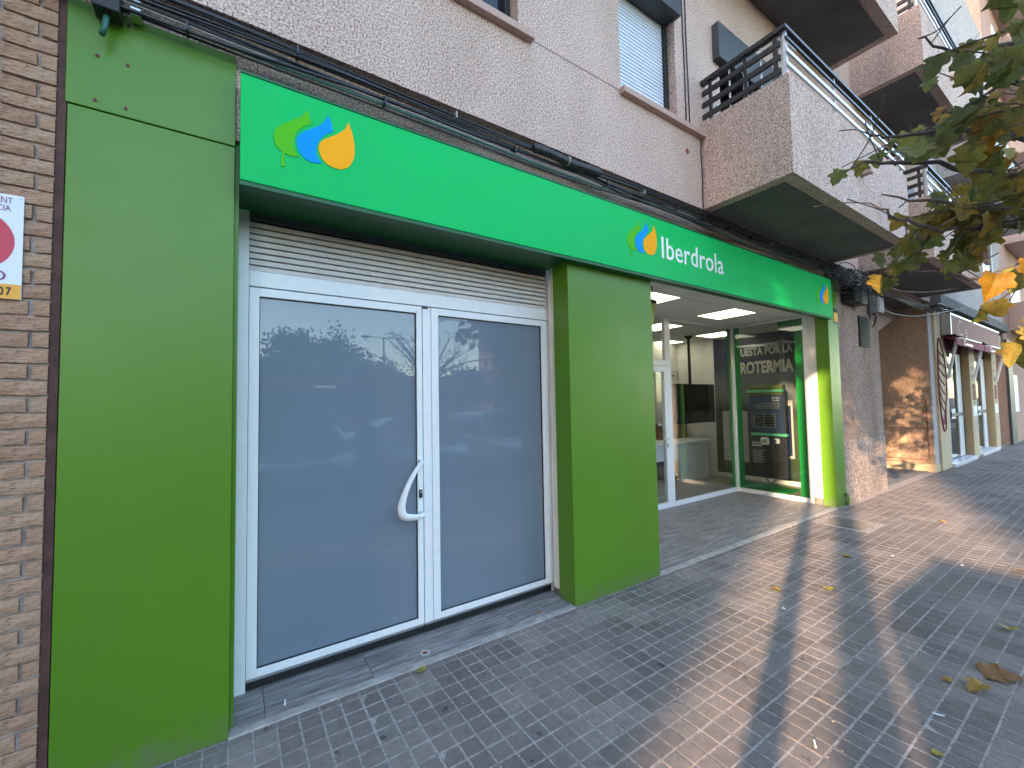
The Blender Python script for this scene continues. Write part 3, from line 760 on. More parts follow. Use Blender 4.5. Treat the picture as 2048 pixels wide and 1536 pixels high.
B(1.131, 1.172, YD+.0005, YD+.0035, 2.286, 2.300).build('latch_gap', 'black', lb)
B(-.0, 2.40, .46, .5, 0, 2.76).build('inner_wall', 'black', dd)
# door sill: planks, concrete lip, lock socket
ds = struct(B(-.0, 2.262, .03, .46, -.02, .006).build('door_sill', 'concrete_dark'))
for a, b in ((.004, .155), (.158, .705), (.708, 1.705), (1.708, 2.255)):
    B(a, b, .045, .319, .0062, .0125).build('plank', 'plank_grey', ds, bevel=.001)
struct(B(-.005, 2.232, -.012, .043, -.02, .0085).build('sill_lip', 'concrete', bevel=.004))
fs_ = thing('floor_socket', 'round steel shutter lock socket set in the grey door sill', 'floor socket', (1.04, .092, .0125))
MB().ring((1.04, .092), .017, .033, .0127, .0165).build('ring', 'metal', fs_); MB().cyl((1.04, .092, .0137), 'z', .0168, .002, 20).build('socket', 'rust', fs_)

# ================================================================== PORCH AND SHOP
pf = struct(B(3.27, 8.395, .03, 4.5, -.02, .006).build('porch_floor', 'concrete_dark'))
for r in range(21):
    y0 = .062+r*.205; x = 3.275-((r*.47) % 1.2)
    while x < 8.39:
        a, b = max(x, 3.275), min(x+1.197, 8.39)
        if b-a > .05: B(a, b, y0, y0+.2025, .0062, .0125).build('plank', 'plank_grey', pf, bevel=.0008)
        x += 1.2
struct(B(3.262, 7.25, -.012, .058, -.02, .0095).build('porch_lip', 'concrete', bevel=.005))
ZC = 2.845
pc = struct(B(3.27, 8.395, .2, 4.5, ZC+.02, ZC+.06).build('porch_ceiling', 'box_grey'))
lights = []
for i in range(9):
    for j in range(8):
        x0 = 3.38+.6*i; y0 = .56-.6+.6*j
        a, b, c_, d_ = max(x0, 3.275), min(x0+.592, 8.39), max(y0, .20), min(y0+.592, 4.49)
        if b-a < .05 or d_-c_ < .05: continue
        if (i, j) in ((1, 1), (4, 1), (4, 3), (4, 5), (7, 3), (1, 4), (7, 5)):
            lights.append((a, b, c_, d_)); continue
        B(a, b, c_, d_, ZC, ZC+.018).build('ceiling_tile', 'ceiling', pc)
labs = ['square light panel in the porch ceiling nearest the green pillar', 'square light panel in the middle of the porch ceiling', 'light panel in the shop ceiling behind the glass door', 'light panel on the shop ceiling above the desk', 'light panel in the shop ceiling right of the television pole', 'light panel at the rear of the shop ceiling', 'rear light panel near the mural wall', 'light panel deep in the shop']
for k, (a, b, c_, d_) in enumerate(lights):
    t = thing('ceiling_light', labs[k], 'light', ((a+b)/2, (c_+d_)/2, ZC), 'ceiling light panels')
    B(a+.012, b-.012, c_+.012, d_-.012, ZC+.001, ZC+.010).build('diffuser', 'led_panel', t)
    m_ = MB(); m_.box(a, a+.012, c_, d_, ZC-.001, ZC+.018); m_.box(b-.012, b, c_, d_, ZC-.001, ZC+.018); m_.box(a+.012, b-.012, c_, c_+.012, ZC-.001, ZC+.018); m_.box(a+.012, b-.012, d_-.012, d_, ZC-.001, ZC+.018)
    m_.build('frame', 'white_frame', t)
struct(B(3.0, 8.5, 4.5, 4.6, 0, 3.3).build('shop_back_wall', 'white_wall'))
struct(B(8.40, 8.5, .29, 4.499, 0, 3.3).build('shop_side_wall', 'white_wall'))
struct(B(3.1, 3.149, .86, 4.499, 0, 3.3).build('shop_inner_wall', 'white_wall'))
struct(B(2.9, 8.5, .31, 4.6, 3.31, 3.45).build('shop_roof', 'white_wall'))
# glazed shop front: door plane y = 1.45, side glass x = 7.28
YG, XG = 1.45, 7.28
gf = thing('glazed_shopfront', 'white framed glass shopfront with corner post and green vinyl edges', 'shopfront', (6.4, 1.4, 0))
def bar(*a): return B(*a).build('frame_bar', 'white_frame', gf, bevel=.002)
bar(5.435, 5.52, YG-.02, YG+.05, .012, ZC-.002); bar(XG-.035, XG+.035, YG-.035, YG+.035, .012, ZC-.002)
bar(5.521, XG-.036, YG-.02, YG+.03, .012, .078); bar(5.521, XG-.036, YG-.02, YG+.03, ZC-.03, ZC-.002)
bar(XG-.025, XG+.03, .345, YG-.036, .012, .075); bar(XG-.025, XG+.03, .345, YG-.036, ZC-.03, ZC-.002); bar(XG-.025, XG+.03, .29, .344, .012, ZC-.002)
B(5.52, XG-.034, YG, YG+.008, .078, ZC-.03).build('pane', 'glass', gf)
B(XG, XG+.008, .344, YG-.034, .075, ZC-.03).build('pane', 'glass', gf)
B(XG-.135, XG-.036, YG+.0085, YG+.0095, .08, ZC-.031).build('vinyl_strip', 'vinyl_green', gf)
B(XG+.0085, XG+.0095, YG-.13, YG-.036, .077, ZC-.031).build('vinyl_strip', 'vinyl_green', gf)
B(XG+.0085, XG+.0095, .346, .475, .077, ZC-.031).build('vinyl_strip', 'vinyl_green', gf)
B(XG+.0085, XG+.0095, .476, .70, ZC-.11, ZC-.032).build('vinyl_strip', 'vinyl_green', gf)
wp = struct(B(7.255, 7.40, .172, .289, .11, ZC+.1).build('end_wall', 'white_wall')); B(7.250, 7.402, .173, .289, .0, .108).build('skirting', 'concrete_dark', wp)
gd = thing('glass_door', 'white framed glass shop door with lever handle behind the green pillar', 'door', (4.9, 1.45, 0))
dl = B(5.345, 5.43, YG-.025, YG+.03, .016, 2.10).build('stile', 'white_frame', gd, bevel=.002)
B(4.40, 4.48, YG-.025, YG+.03, .016, 2.10).build('stile', 'white_frame', gd, bevel=.002)
B(4.481, 5.344, YG-.025, YG+.03, .016, .09).build('bottom_rail', 'white_frame', gd); B(4.481, 5.344, YG-.025, YG+.03, 2.02, 2.10).build('top_rail', 'white_frame', gd)
B(4.48, 5.345, YG, YG+.008, .09, 2.02).build('pane', 'glass', gd)
B(4.40, 5.43, YG-.02, YG+.03, 2.108, 2.19).build('transom_bar', 'white_frame', gd); B(4.40, 5.43, YG, YG+.008, 2.19, ZC-.002).build('transom_pane', 'glass', gd)
B(5.392, 5.431, YG-.02, YG+.03, 2.191, ZC-.003).build('transom_post', 'white_frame', gd)
B(3.267, 4.398, YG, YG+.008, .012, ZC-.002).build('side_pane', 'glass', gd)
mb = MB(); mb.tube([(5.375, YG-.026, 1.035), (5.375, YG-.06, 1.035), (5.36, YG-.065, 1.035), (5.24, YG-.065, 1.03)], .011, 8); mb.tube([(5.375, YG-.034, 1.035), (5.375, YG-.026, 1.035)], .024, 14); mb.build('lever_handle', 'white_frame', gd, smooth=True)
B(5.367, 5.383, YG-.031, YG-.0255, .90, .955).build('keyhole_plate', 'black', gd)
# interior
mu = thing('wall_mural', 'dark printed wall mural with cloudy sky and large grey capital letters', 'mural', (8.39, 1.6, 0))
B(8.385, 8.398, .86, 2.45, .10, 2.83).build('print', 'mural_print', mu)
text('UESTA POR LA', 'lettering', 'letter_grey', mu, (8.384, 1.885, 2.42), (0, -1, 0), (0, 0, 1), .16, .93, .003, bold=.035)
text('ROTERMIA', 'lettering', 'letter_grey', mu, (8.384, 1.90, 2.07), (0, -1, 0), (0, 0, 1), .24, .95, .003, bold=.04)
for a in ((8.38, 8.3845, 1.00, 1.22, .5, 1.55), (8.38, 8.3845, 1.80, 2.3, .35, 1.35)): B(*a).build('house_picture', 'stucco_grey', mu)
B(8.378, 8.3795, 1.03, 1.19, .55, 1.45).build('window_picture', 'navy', mu)
B(8.37, 8.398, .86, 2.45, .02, .098).build('skirting', 'white_wall', mu)
ds2 = thing('display_stand', 'dark product display stand with solar panel banner and wall charger', 'display stand', (7.95, 1.22, .0125))
XP = 7.93
B(XP, XP+.05, .93, 1.52, .20, 1.82).build('back_panel', 'black', ds2)
B(XP-.012, XP-.001, .95, 1.52, .99, 1.66).build('solar_banner', 'banner_print', ds2)
B(XP-.05, XP+.03, .93, 1.55, 1.70, 1.745).build('mint_strip', 'mint', ds2, bevel=.01)  # plain mint strip across the stand
B(XP-.03, XP+.02, .95, 1.53, 1.745, 1.82).build('header', 'olive', ds2, bevel=.02)
B(XP-.03, XP+.02, .95, 1.53, 1.64, 1.698).build('header', 'olive', ds2, bevel=.02)
B(XP-.05, XP+.02, .90, 1.50, .93, .975).build('divider', 'mint', ds2, bevel=.004)
B(XP-.35, XP+.1, .80, 1.62, .013, .05).build('base_board', 'vinyl_green', ds2)
for i in range(8):
    for j in range(5):
        B(XP-.0165, XP-.0125, 1.40-.0425*i-(.006 if i > 3 else 0), 1.44-.0425*i-(.006 if i > 3 else 0), 1.09+.045*j, 1.131+.045*j).build('solar_cell', 'black_gloss', ds2)
B(XP-.0128, XP-.0122, 1.090, 1.446, 1.083, 1.318).build('panel_frame', 'letter_grey', ds2)
text('Smart', 'lettering', 'letter_white', ds2, (XP-.0122, 1.13, 1.585), (0, -1, 0), (0, 0, 1), .034, .13, .001)
text('Solar', 'lettering', 'letter_white', ds2, (XP-.0122, 1.12, 1.54), (0, -1, 0), (0, 0, 1), .034, .12, .001)
text('Smart', 'lettering', 'letter_white', ds2, (XP-.001, 1.50, .78), (0, -1, 0), (0, 0, 1), .04, .13, .001, bold=.01)
text('Mobility', 'lettering', 'letter_white', ds2, (XP-.001, 1.50, .72), (0, -1, 0), (0, 0, 1), .05, .17, .001, bold=.01)
for k in range(9): B(XP-.002, XP-.0005, 1.50-rs.uniform(.12, .24), 1.50, .655-.026*k, .664-.026*k).build('text_line', 'letter_grey', ds2)
for k in range(4): B(XP-.0135, XP-.0125, 1.00, 1.00+rs.uniform(.2, .42), 1.50-.028*k, 1.508-.028*k).build('text_line', 'letter_grey', ds2)
B(XP-.075, XP-.001, 1.19, 1.33, .77, .90).build('wall_charger', 'paper_white', ds2, bevel=.03)
B(XP-.079, XP-.076, 1.215, 1.305, .80, .87).build('charger_face', 'box_grey', ds2)
B(XP-.06, XP-.001, 1.02, 1.11, .80, .89).build('plug_holder', 'paper_white', ds2, bevel=.02)
MB().tube([(XP-.06, 1.085, .86), (XP-.10, 1.09, .83), (XP-.10, 1.09, .70)], [.024, .026, .016], 10).build('plug', 'black', ds2, smooth=True)
MB().tube([(XP-.10, 1.09, .70), (XP-.09, 1.06, .45), (XP-.09, 1.07, .2), (XP-.1, 1.16, .10), (XP-.1, 1.24, .18), (XP-.08, 1.26, .45), (XP-.03, 1.24, .76)], .010, 8).build('charging_cable', 'black', ds2, smooth=True)
tv = thing('television', 'large black television hanging from a ceiling pole inside the shop', 'television', (7.6, 2.4, 1.1))
B(6.82, 8.28, 2.40, 2.44, 1.13, 1.90).build('screen', 'black_gloss', tv, bevel=.004)
MB().tube([(7.50, 2.43, 1.5), (7.50, 2.43, ZC-.02)], .028, 12).build('pole', 'black', tv, smooth=True)
MB().tube([(7.50, 2.43, ZC-.05), (7.50, 2.43, ZC-.003)], [.05, .085], 14).build('ceiling_mount', 'black', tv)
bs = thing('slogan_strip', 'boxed slogan strip on the rear wall above the television', 'sign', (8, 4.48, 2.1))
m_ = MB(); X0, X1, Z0, Z1 = 7.15, 8.36, 2.06, 2.22
for a in ((X0, X1, 3.30, 3.305, Z0, Z0+.008), (X0, X1, 3.30, 3.305, Z1-.008, Z1), (X0, X0+.008, 3.30, 3.305, Z0+.008, Z1-.008), (X1-.008, X1, 3.30, 3.305, Z0+.008, Z1-.008)): m_.box(*a)
m_.build('border', 'black', bs); B(X0, X1, 3.306, 3.32, Z0-.01, Z1+.01).build('board', 'white_wall', bs)
text('Descubre tu', 'lettering', 'black', bs, (X0+.05, 3.3055, Z0+.04), (1, 0, 0), (0, 0, 1), .085, .46, .002, bold=.02)
text('ahorro', 'lettering', 'black', bs, (X0+.80, 3.3055, Z0+.04), (1, 0, 0), (0, 0, 1), .085, .33, .002, bold=.02)
struct(B(6.4, 8.39, 3.321, 3.42, .013, ZC-.001).build('partition_wall', 'white_wall'))
dk = thing('reception_desk', 'white reception desk with wooden shelf unit behind the shop glass', 'desk', (7.6, 2.6, .0125))
B(7.20, 8.15, 2.50, 2.54, .013, .74).build('front_panel', 'white_wall', dk, bevel=.003)
B(6.30, 8.20, 2.46, 3.05, .742, .775).build('desk_top', 'paper_white', dk, bevel=.003)
B(6.34, 6.40, 2.50, 3.0, .013, .741).build('leg_panel', 'white_wall', dk); B(6.41, 7.19, 2.52, 2.55, .45, .741).build('modesty_panel', 'paper_white', dk)
B(6.9, 7.15, 2.6, 2.95, .013, .42).build('drawer_unit', 'box_dark', dk)
B(7.30, 8.2, 3.0, 3.30, .776, 1.08).build('wood_shelf', 'wood', dk)
pfm = thing('photo_frame', 'small white photo frame standing on the reception desk', 'photo frame', (6.9, 2.5, .776))
B(6.80, 6.98, 2.50, 2.512, .777, 1.02).build('frame', 'paper_white', pfm); B(6.83, 6.95, 2.498, 2.4995, .81, .99).build('picture', 'photo_print', pfm)
po = thing('black_poster', 'black poster with white capitals behind the glass door', 'poster', (5.9, 2.3, .7))
B(5.5, 6.15, 2.30, 2.32, .75, 1.42).build('board', 'black', po)
B(5.55, 6.1, 2.31, 2.33, .013, .749).build('stand', 'white_wall', po)
for z, t_, wd in ((1.22, 'OCE', .22), (1.03, 'AMO', .24), (.86, 'AS', .16)):
    text(t_, 'lettering', 'letter_white', po, (5.82, 2.2985, z), (1, 0, 0), (0, 0, 1), .07, wd, .002)
fl = thing('hanging_pennant', 'yellow green pennant with black bar hanging beside the porch light', 'pennant', (3.82, .4, 2.41))
B(3.77, 3.865, .39, .42, 2.655, 2.69).build('bar', 'black', fl)
MB().prism([(3.775, 2.41), (3.80, 2.41), (3.855, 2.654), (3.775, 2.654)], .40, .404).build('cloth', 'yellow_green', fl)
B(3.80, 3.81, .40, .41, 2.69, ZC).build('hanger', 'black', fl)
# drain cover
dc = thing('drain_cover', 'rectangular striped metal cover set in the pavement by the porch', 'drain cover', (6.5, -.38, 0))
B(6.26, 6.77, -.595, -.145, -.02, -.003).build('plate', 'concrete_dark', dc)
for k in range(15): B(6.275+.0325*k, 6.294+.0325*k, -.585, -.155, -.0029, .001).build('rib', 'concrete_dark', dc)

# ================================================================== BAKERY
bf = thing('bakery', 'cream columned bakery shopfront with bread graphics and white doors', 'shopfront', (15.5, 0, 0))
YB = -.09
for x0, x1 in ((12.446, 13.20), (15.45, 16.05), (18.25, 18.85)):
    c_ = B(x0, x1, YB, .11, .0, 3.40).build('column', 'cream', bf, bevel=.004)
B(15.443, 15.4495, YB+.004, .109, .05, 3.3).build('column_side_shade', 'cream_shade', bf); B(18.243, 18.2495, YB+.004, .109, .05, 3.3).build('column_side_shade', 'cream_shade', bf)  # darker cream sheets: shade of the column sides put into the colour
for x0, x1 in ((13.201, 15.442), (16.051, 18.242)):
    d = B(x0+.02, x1-.6, .062, .07, .12, 2.5).build('door_pane', 'glass_dim', bf)
    for a, mt in (((x0, x0+.14, .045, .11, .1, 2.6), 'box_grey'), ((x1-.56, x1-.14, .05, .11, .1, 2.6), 'white_frame'), ((x1-.135, x1-.002, .06, .12, .1, 2.6), 'black'), (((x0+x1)/2-.45, (x0+x1)/2-.32, .045, .11, .1, 2.6), 'box_grey')):
        B(*a).build('door_post', mt, d)
    B(x0, x1-.002, .04, .12, 2.605, 3.38).build('head_panel', 'burgundy', d)
    B(x0+.9, x1-.2, .03, .044, 1.08, 1.16).build('push_bar', 'box_dark', d)
    B(x0+1.05, x0+1.40, .055, .0615, 1.02, 1.26).build('door_sticker', 'paper_white', d)
    B(x0+.3, x1-.7, .35, .6, .1, 1.0).build('counter', 'box_grey', d); B(x0+.3, x1-.7, .62, .8, 1.3, 2.2).build('shelf', 'wood', d)
    for q in range(5): B(x0+.35+.22*q, x0+.5+.22*q, .36, .5, 1.001, 1.09+.05*(q % 2)).build('bread_loaf', 'cream_shade', d, bevel=.03)
    B(x0, x1, YB-.06, .2, .0, .08).build('doorstep', 'marble', bf, bevel=.006)
# bread graphic on the first column
loaf = [(12.62, 2.80), (12.50, 2.30), (12.47, 1.7), (12.52, 1.2), (12.66, .86), (12.80, .84), (12.87, .95), (12.90, 1.3), (13.05, 1.6), (13.10, 2.0), (13.02, 2.4), (12.82, 2.68)]
L_ = smoothp(loaf)
br = thing('bread_graphic', 'tall loaf shaped graphic with dark red outline on the bakery column', 'graphic', (12.8, YB, .84))
MB().prism(L_, YB-.004, YB-.001).build('loaf', 'cream', br)
cl = [(a, YB-.006, b) for a, b in L_]; MB().tube(cl+[cl[0]], .016, 6).build('outline', 'burgundy', br)
for k in range(7):
    z = 1.2+.2*k
    MB().tube([(12.50+.0*k, YB-.006, z+.32-.03*k), (12.66, YB-.006, z+.12), (12.90+.02*k, YB-.006, z)], .013, 6).build('stripe', 'burgundy', br)
MB().prism([(12.62, 2.79), (12.50, 2.30), (12.60, 2.22), (12.72, 2.25)], YB-.0055, YB-.0045).build('tip', 'burgundy', br)
MB().prism([(12.62, 1.05), (12.68, .95), (12.86, .97), (12.88, 1.28)], YB-.0055, YB-.0045).build('tip', 'burgundy', br)
for k, x in enumerate((15.75, 18.52)):
    m_ = MB()
    g2 = thing('column_decal', ['strip of dark print and pictures on the middle bakery column', 'strip of red print and pictures on the last bakery column'][k], 'decal', (x, YB, 1))
    for q in range(7): B(x-.05, x+.05, YB-.004, YB-.001, 2.45-.22*q, 2.53-.22*q).build('print_mark', 'burgundy' if k else 'black', g2)
    B(x-.15, x+.2, YB-.004, YB-.001, 1.45, 1.85).build('print_mark', 'burgundy', g2); B(x-.18, x+.22, YB-.005, YB-.0015, 1.05, 1.3).build('picture', 'paper_white', g2); B(x-.15, x+.2, YB-.004, YB-.001, .62, .95).build('picture', 'photo_print', g2)
bsn = thing('bakery_sign', 'burgundy bakery fascia sign in a silver frame', 'sign', (15.7, -.2, 2.88))
B(12.96, 18.44, -.235, YB-.005, 2.88, 3.375).build('box', 'box_grey', bsn, bevel=.004)
B(13.0, 18.40, -.243, -.2355, 2.91, 3.345).build('face', 'burgundy', bsn)
m_ = MB(); m_.box(12.955, 18.445, -.25, -.236, 3.346, 3.378); m_.build('top_trim', 'pale_metal', bsn); B(12.955, 12.998, -.25, -.236, 2.88, 3.345).build('side_trim', 'pale_metal', bsn)
text('C', 'lettering', 'cream', bsn, (13.6, -.2435, 2.93), (1, 0, 0), (0, 0, 1), .36, .42, .002); text('e', 'lettering', 'cream', bsn, (14.25, -.2435, 2.93), (1, 0, 0), (0, 0, 1), .20, .22, .002)
for a0, a1, lab in ((12.92, 15.70, 'burgundy awning with pale lettering over the nearer bakery door'), (15.78, 18.58, 'burgundy awning with pale lettering over the farther bakery door')):
    aw = thing('awning', lab, 'awning', ((a0+a1)/2, -.2, 2.7), 'bakery awnings')
    MB().prism([(-.31, 2.825), (YB-.01, 2.86), (YB-.01, 2.875), (-.31, 2.84)], a0, a1, 'yz').build('canopy', 'awning_cloth', aw)
    MB().prism([(-.318, 2.825), (-.311, 2.825), (-.325, 2.665), (-.332, 2.665)], a0, a1, 'yz').build('valance', 'awning_cloth', aw)
    B(a0+.8, a1-.3, -.335, -.319, 2.842, 2.862).build('front_bar', 'letter_white', aw)
    B(a0-.02, a0+.6, -.33, YB-.011, 2.877, 2.90).build('cassette', 'black', aw)
    text('C', 'lettering', 'letter_white', aw, (a0+.62, -.331, 2.70), (1, 0, 0), (0, -.087, 1), .11, .16, .002)
    for q in range(6): B(a0+.83+.11*q, a0+.92+.11*q, -.336, -.329, 2.70, 2.745).build('letter_mark', 'letter_white', aw)
    for xx in ((a0+.2, a1-.05) if a0 < 14 else (a1-.05,)):
        MB().tube([(xx, -.30, 2.82), (xx+.02, YB-.03, 1.95)], .030, 6).build('arm', 'white_frame', aw)
rs2 = thing('roller_shutter', 'grey metal roller shutter closed beyond the bakery', 'shutter', (20, .1, 0))
for k in range(28): MB().prism([(.10, .06+.1*k), (.075, .085+.1*k), (.075, .135+.1*k), (.10, .158+.1*k)], 18.97, 20.15, 'yz').build('slat', 'shutter_grey', rs2)
B(18.86, 18.96, -.05, .3, 0, 3.4).build('guide_post', 'box_grey', rs2); B(18.97, 20.15, .11, .2, 0, 3.4).build('backing', 'black', rs2); B(18.97, 20.19, -.06, .3, 2.86, 3.4).build('shutter_box', 'box_grey', rs2)
gp = thing('grey_door_pier', 'dark grey pier with a white notice at the end of the pavement', 'pier', (21, 0, 0))
B(20.22, 21.0, YU-.09, YU-.025, 0, 3.3).build('pier', 'box_dark', gp); B(21.2, 21.9, YU-.07, YU-.025, 1.0, 2.2).build('notice', 'paper_white', gp)
# ================================================================== NEAR STREET TREE (top right)
def leaf_mesh(seed, mat, size=1.0):
    r = random.Random(seed)
    half = [(0, 0), (.10, .02), (.34, -.03), (.50, .12), (.40, .26), (.60, .40), (.56, .56), (.36, .52), (.30, .66), (.22, .82), (.10, .93), (0, 1.02)]
    half = [(a*r.uniform(.88, 1.1), b*r.uniform(.95, 1.05)) for a, b in half]; half[0] = (0, 0); half[-1] = (0, half[-1][1])
    fold = r.uniform(.15, .5); curl = r.uniform(-.35, .1); tw = r.uniform(-.25, .25)
    def z(a, b): return fold*abs(a) + curl*b*b + tw*a*b + .03*math.sin(b*14)*abs(a)*2
    mid = [(0, 0), (0, .2), (0, .45), (0, .7), (0, 1.0)]
    vs_ = []; fs = []
    for sg_ in (1, -1):
        k = len(vs_)
        rim = half; n = len(rim)
        ax = [(0, b) for _, b in rim]
        for (a, b), (c, d) in zip(rim, ax):
            vs_ += [(sg_*a*size, b*size, z(a, b)*size), (0, min(max(d, 0), 1)*size, z(0, d)*size)]
        for i in range(n-1):
            fs.append((k+2*i, k+2*i+2, k+2*i+3, k+2*i+1))
    # petiole
    k = len(vs_)
    vs_ += [(-.012*size, 0, 0), (.012*size, 0, 0), (.008*size, -.35*size, .06*size), (-.008*size, -.35*size, .06*size)]; fs.append((k, k+1, k+2, k+3))
    mb = MB().add(vs_, fs); me = bpy.data.meshes.new('leaf'); me.from_pydata(mb.v, [], mb.f); me.materials.append(MAT[mat]); me.validate(); return me
LV = [leaf_mesh(k, 'leaf_mixed', .114) for k in range(10)]
LY = [leaf_mesh(40+k, 'leaf_yellow', .112) for k in range(3)]
def smooth_path(pts, n=5, it=3):
    pp = []
    for i in range(len(pts)-1):
        for q in range(n): pp.append(Vector(pts[i]).lerp(Vector(pts[i+1]), q/n))
    pp.append(Vector(pts[-1]))
    for _ in range(it): pp = [pp[0]]+[(pp[i-1]+pp[i]*2+pp[i+1])/4 for i in range(1, len(pp)-1)]+[pp[-1]]
    return pp
rt_ = random.Random(21)
TB = Vector((4.75, -3.45, 0))
nt_ = thing('street_tree', 'broad leaved street tree with green and yellowing leaves hanging over the pavement', 'tree', TB)
fork = Vector((4.68, -3.38, 2.15))
MB().tube(smooth_path([TB, (4.73, -3.43, .8), (4.70, -3.40, 1.6), fork], 4), [.13-.045*i/12 for i in range(13)], 12).build('trunk', 'bark', nt_, smooth=True)
C0 = Vector((4.25, -2.90, 3.0)); RAD = Vector((1.65, 1.10, 1.36))
leaves = []          # (pos, droop dir)
def jit(a): return Vector((rt_.uniform(-a, a), rt_.uniform(-a, a), rt_.uniform(-a, a)))
limb_dirs = [(-.95, .25, -.25), (-.9, .35, .15), (-.75, .55, .0), (-.85, .15, .45), (-.55, .75, .25), (-.6, .7, -.35), (-.95, .05, -.05), (-.2, .9, .3), (-.35, .85, -.2), (.3, .8, .2), (.8, .3, .3), (.7, -.5, .2), (0, -.9, .3), (-.75, .5, .35)]
for d in limb_dirs:
    d = Vector(d).normalized(); end = C0+Vector((d.x*RAD.x, d.y*RAD.y, d.z*RAD.z))*.92
    mid = fork.lerp(end, .5)+Vector((0, 0, .22))+jit(.10)
    path = smooth_path([fork, fork.lerp(mid, .5)+jit(.06), mid, mid.lerp(end, .5)+jit(.08), end], 5, 2); n = len(path)
    MB().tube(path, [.030*(1-i/n)**1.1+.005 for i in range(n)], 7).build('branch', 'twig', nt_, smooth=True)
    for q in range(20):
        i = rt_.randrange(n//3, n); p = path[i]
        dd_ = (jit(1)+d*.7+Vector((0, 0, .05))).normalized(); L = rt_.uniform(.30, .62)
        tp = smooth_path([p, p+dd_*L*.5+jit(.04), p+dd_*L+Vector((0, 0, -.06))+jit(.05)], 4, 1)
        MB().tube(tp, [.006*(1-k/len(tp))+.0022 for k in range(len(tp))], 5).build('twig', 'twig', nt_)
        dens = 1.0 if tp[-1].z < 3.5 else .25
        for k, pt in enumerate(tp[2:]):
            if rt_.random() < .92*dens: leaves.append((pt+jit(.03), dd_))
# leafless upper twigs and a few thin ones reaching left
bare = [[fork, (4.3, -3.0, 2.9), (3.7, -2.45, 3.5), (3.3, -2.15, 3.75), (3.05, -2.0, 3.72)], [(3.7, -2.45, 3.5), (3.4, -2.2, 3.8), (3.0, -2.05, 4.1)], [(3.9, -2.6, 3.3), (3.4, -2.25, 3.42), (3.05, -2.05, 3.36), (2.85, -1.97, 3.40)],
        [(3.6, -2.2, 2.8), (3.2, -1.95, 2.86), (2.95, -1.72, 2.92), (2.86, -1.64, 2.86)], [(3.7, -2.2, 2.55), (3.3, -1.98, 2.50), (3.0, -1.82, 2.56), (2.9, -1.74, 2.66)], [(3.7, -2.3, 2.6), (3.25, -2.0, 2.62), (2.95, -1.78, 2.70)],
        [(3.8, -2.3, 3.0), (3.3, -2.0, 3.08), (3.0, -1.80, 3.02), (2.95, -1.72, 3.08)], [(4.3, -2.4, 2.3), (3.7, -2.0, 2.28), (3.35, -1.83, 2.33)]]
for b in bare:
    p = smooth_path(b, 5, 2); n = len(p); p = [p[0]]+[v+jit(.012) for v in p[1:]]
    MB().tube(p, [.013*(1-i/n)+.0028 for i in range(n)], 6).build('twig', 'twig', nt_)
    for q in range(5 if b[0] == fork or len(b) == 3 else 3):
        i = rt_.randrange(n//3, n); e = p[i]+jit(.22)+Vector((-.08, 0, .05)); MB().tube(smooth_path([p[i], p[i].lerp(e, .5)+jit(.03), e], 3, 1), .0032, 5).build('twig', 'twig', nt_)
# low branch with the sunlit yellow leaves
p = smooth_path([fork, (3.6, -2.8, 2.35), (2.95, -2.42, 2.22), (2.62, -2.30, 2.13), (2.40, -2.235, 2.06)], 5, 2)
MB().tube(p, [.012*(1-i/len(p))+.003 for i in range(len(p))], 6).build('twig', 'twig', nt_)
def place_leaf(me, pos, droop, roll=None, sc_=1, name='leaf', parent=nt_):
    y = droop.normalized(); nrm = (jit(1)+Vector((-.6, -.2, .5))).normalized() if roll is None else Vector(roll)
    x = y.cross(nrm).normalized(); z_ = x.cross(y)
    M_ = Matrix((x, y, z_)).transposed().to_4x4(); M_.translation = pos-wloc(parent); M_ = M_ @ Matrix.Scale(sc_, 4)
    o = bpy.data.objects.new(name, me); COL.objects.link(o); o.parent = parent; o.matrix_local = M_; return o
def lit_gap(p):
    # the opening in the crown through which the sun reaches the entrance wall
    yh = p.y+(12.15-p.x)*.3502; zh = p.z-(12.15-p.x)*.2349
    return -.15 < yh < .85 and zh < 1.55 and rt_.random() < .95
leaves = [q for q in leaves if not lit_gap(q[0])]
leaves.sort(key=lambda q: ((q[0]-CAM).length))
inframe = []; others = []
for q in leaves:
    s_ = proj(q[0]); (inframe if s_ and -40 < s_[0] < 2100 and -60 < s_[1] < 1600 else others).append(q)
others += inframe[285:]; inframe = inframe[:285]
for pos, d in inframe:
    dr = (Vector((d.x*.4, d.y*.4, -.75))+jit(.45))
    place_leaf(rt_.choice(LV) if rt_.random() > .035 else rt_.choice(LY), pos, dr, sc_=rt_.uniform(.7, 1.15))
place_leaf(LY[0], Vector((2.40, -2.235, 2.055)), Vector((-.25, .16, -1)), (-.75, -.6, .3), .92)['label'] = 'bright yellow sunlit leaf'
place_leaf(LY[1], Vector((2.52, -2.300, 2.115)), Vector((.05, -.12, -1)), (-.75, -.7, .35), .9)['label'] = 'orange yellow sunlit leaf'
place_leaf(LV[2], Vector((2.62, -2.27, 2.10)), Vector((.1, .3, -1)), (-.8, -.4, .2), .9)
# lower sprays at the right
for path in ([(4.3, -3.0, 2.3), (3.7, -2.55, 2.15), (3.35, -2.32, 2.0), (3.2, -2.22, 1.86)], [(4.4, -2.9, 2.2), (3.9, -2.5, 1.98), (3.6, -2.32, 1.86), (3.5, -2.24, 1.76)]):
    p = smooth_path(path, 5, 2); MB().tube(p, [.010*(1-i/len(p))+.003 for i in range(len(p))], 6).build('twig', 'twig', nt_)
    for pt in p[5:]: others.append((pt+jit(.04), Vector((-.3, .3, -.5)))); others.append((pt+jit(.07), Vector((-.3, .1, -.6))))
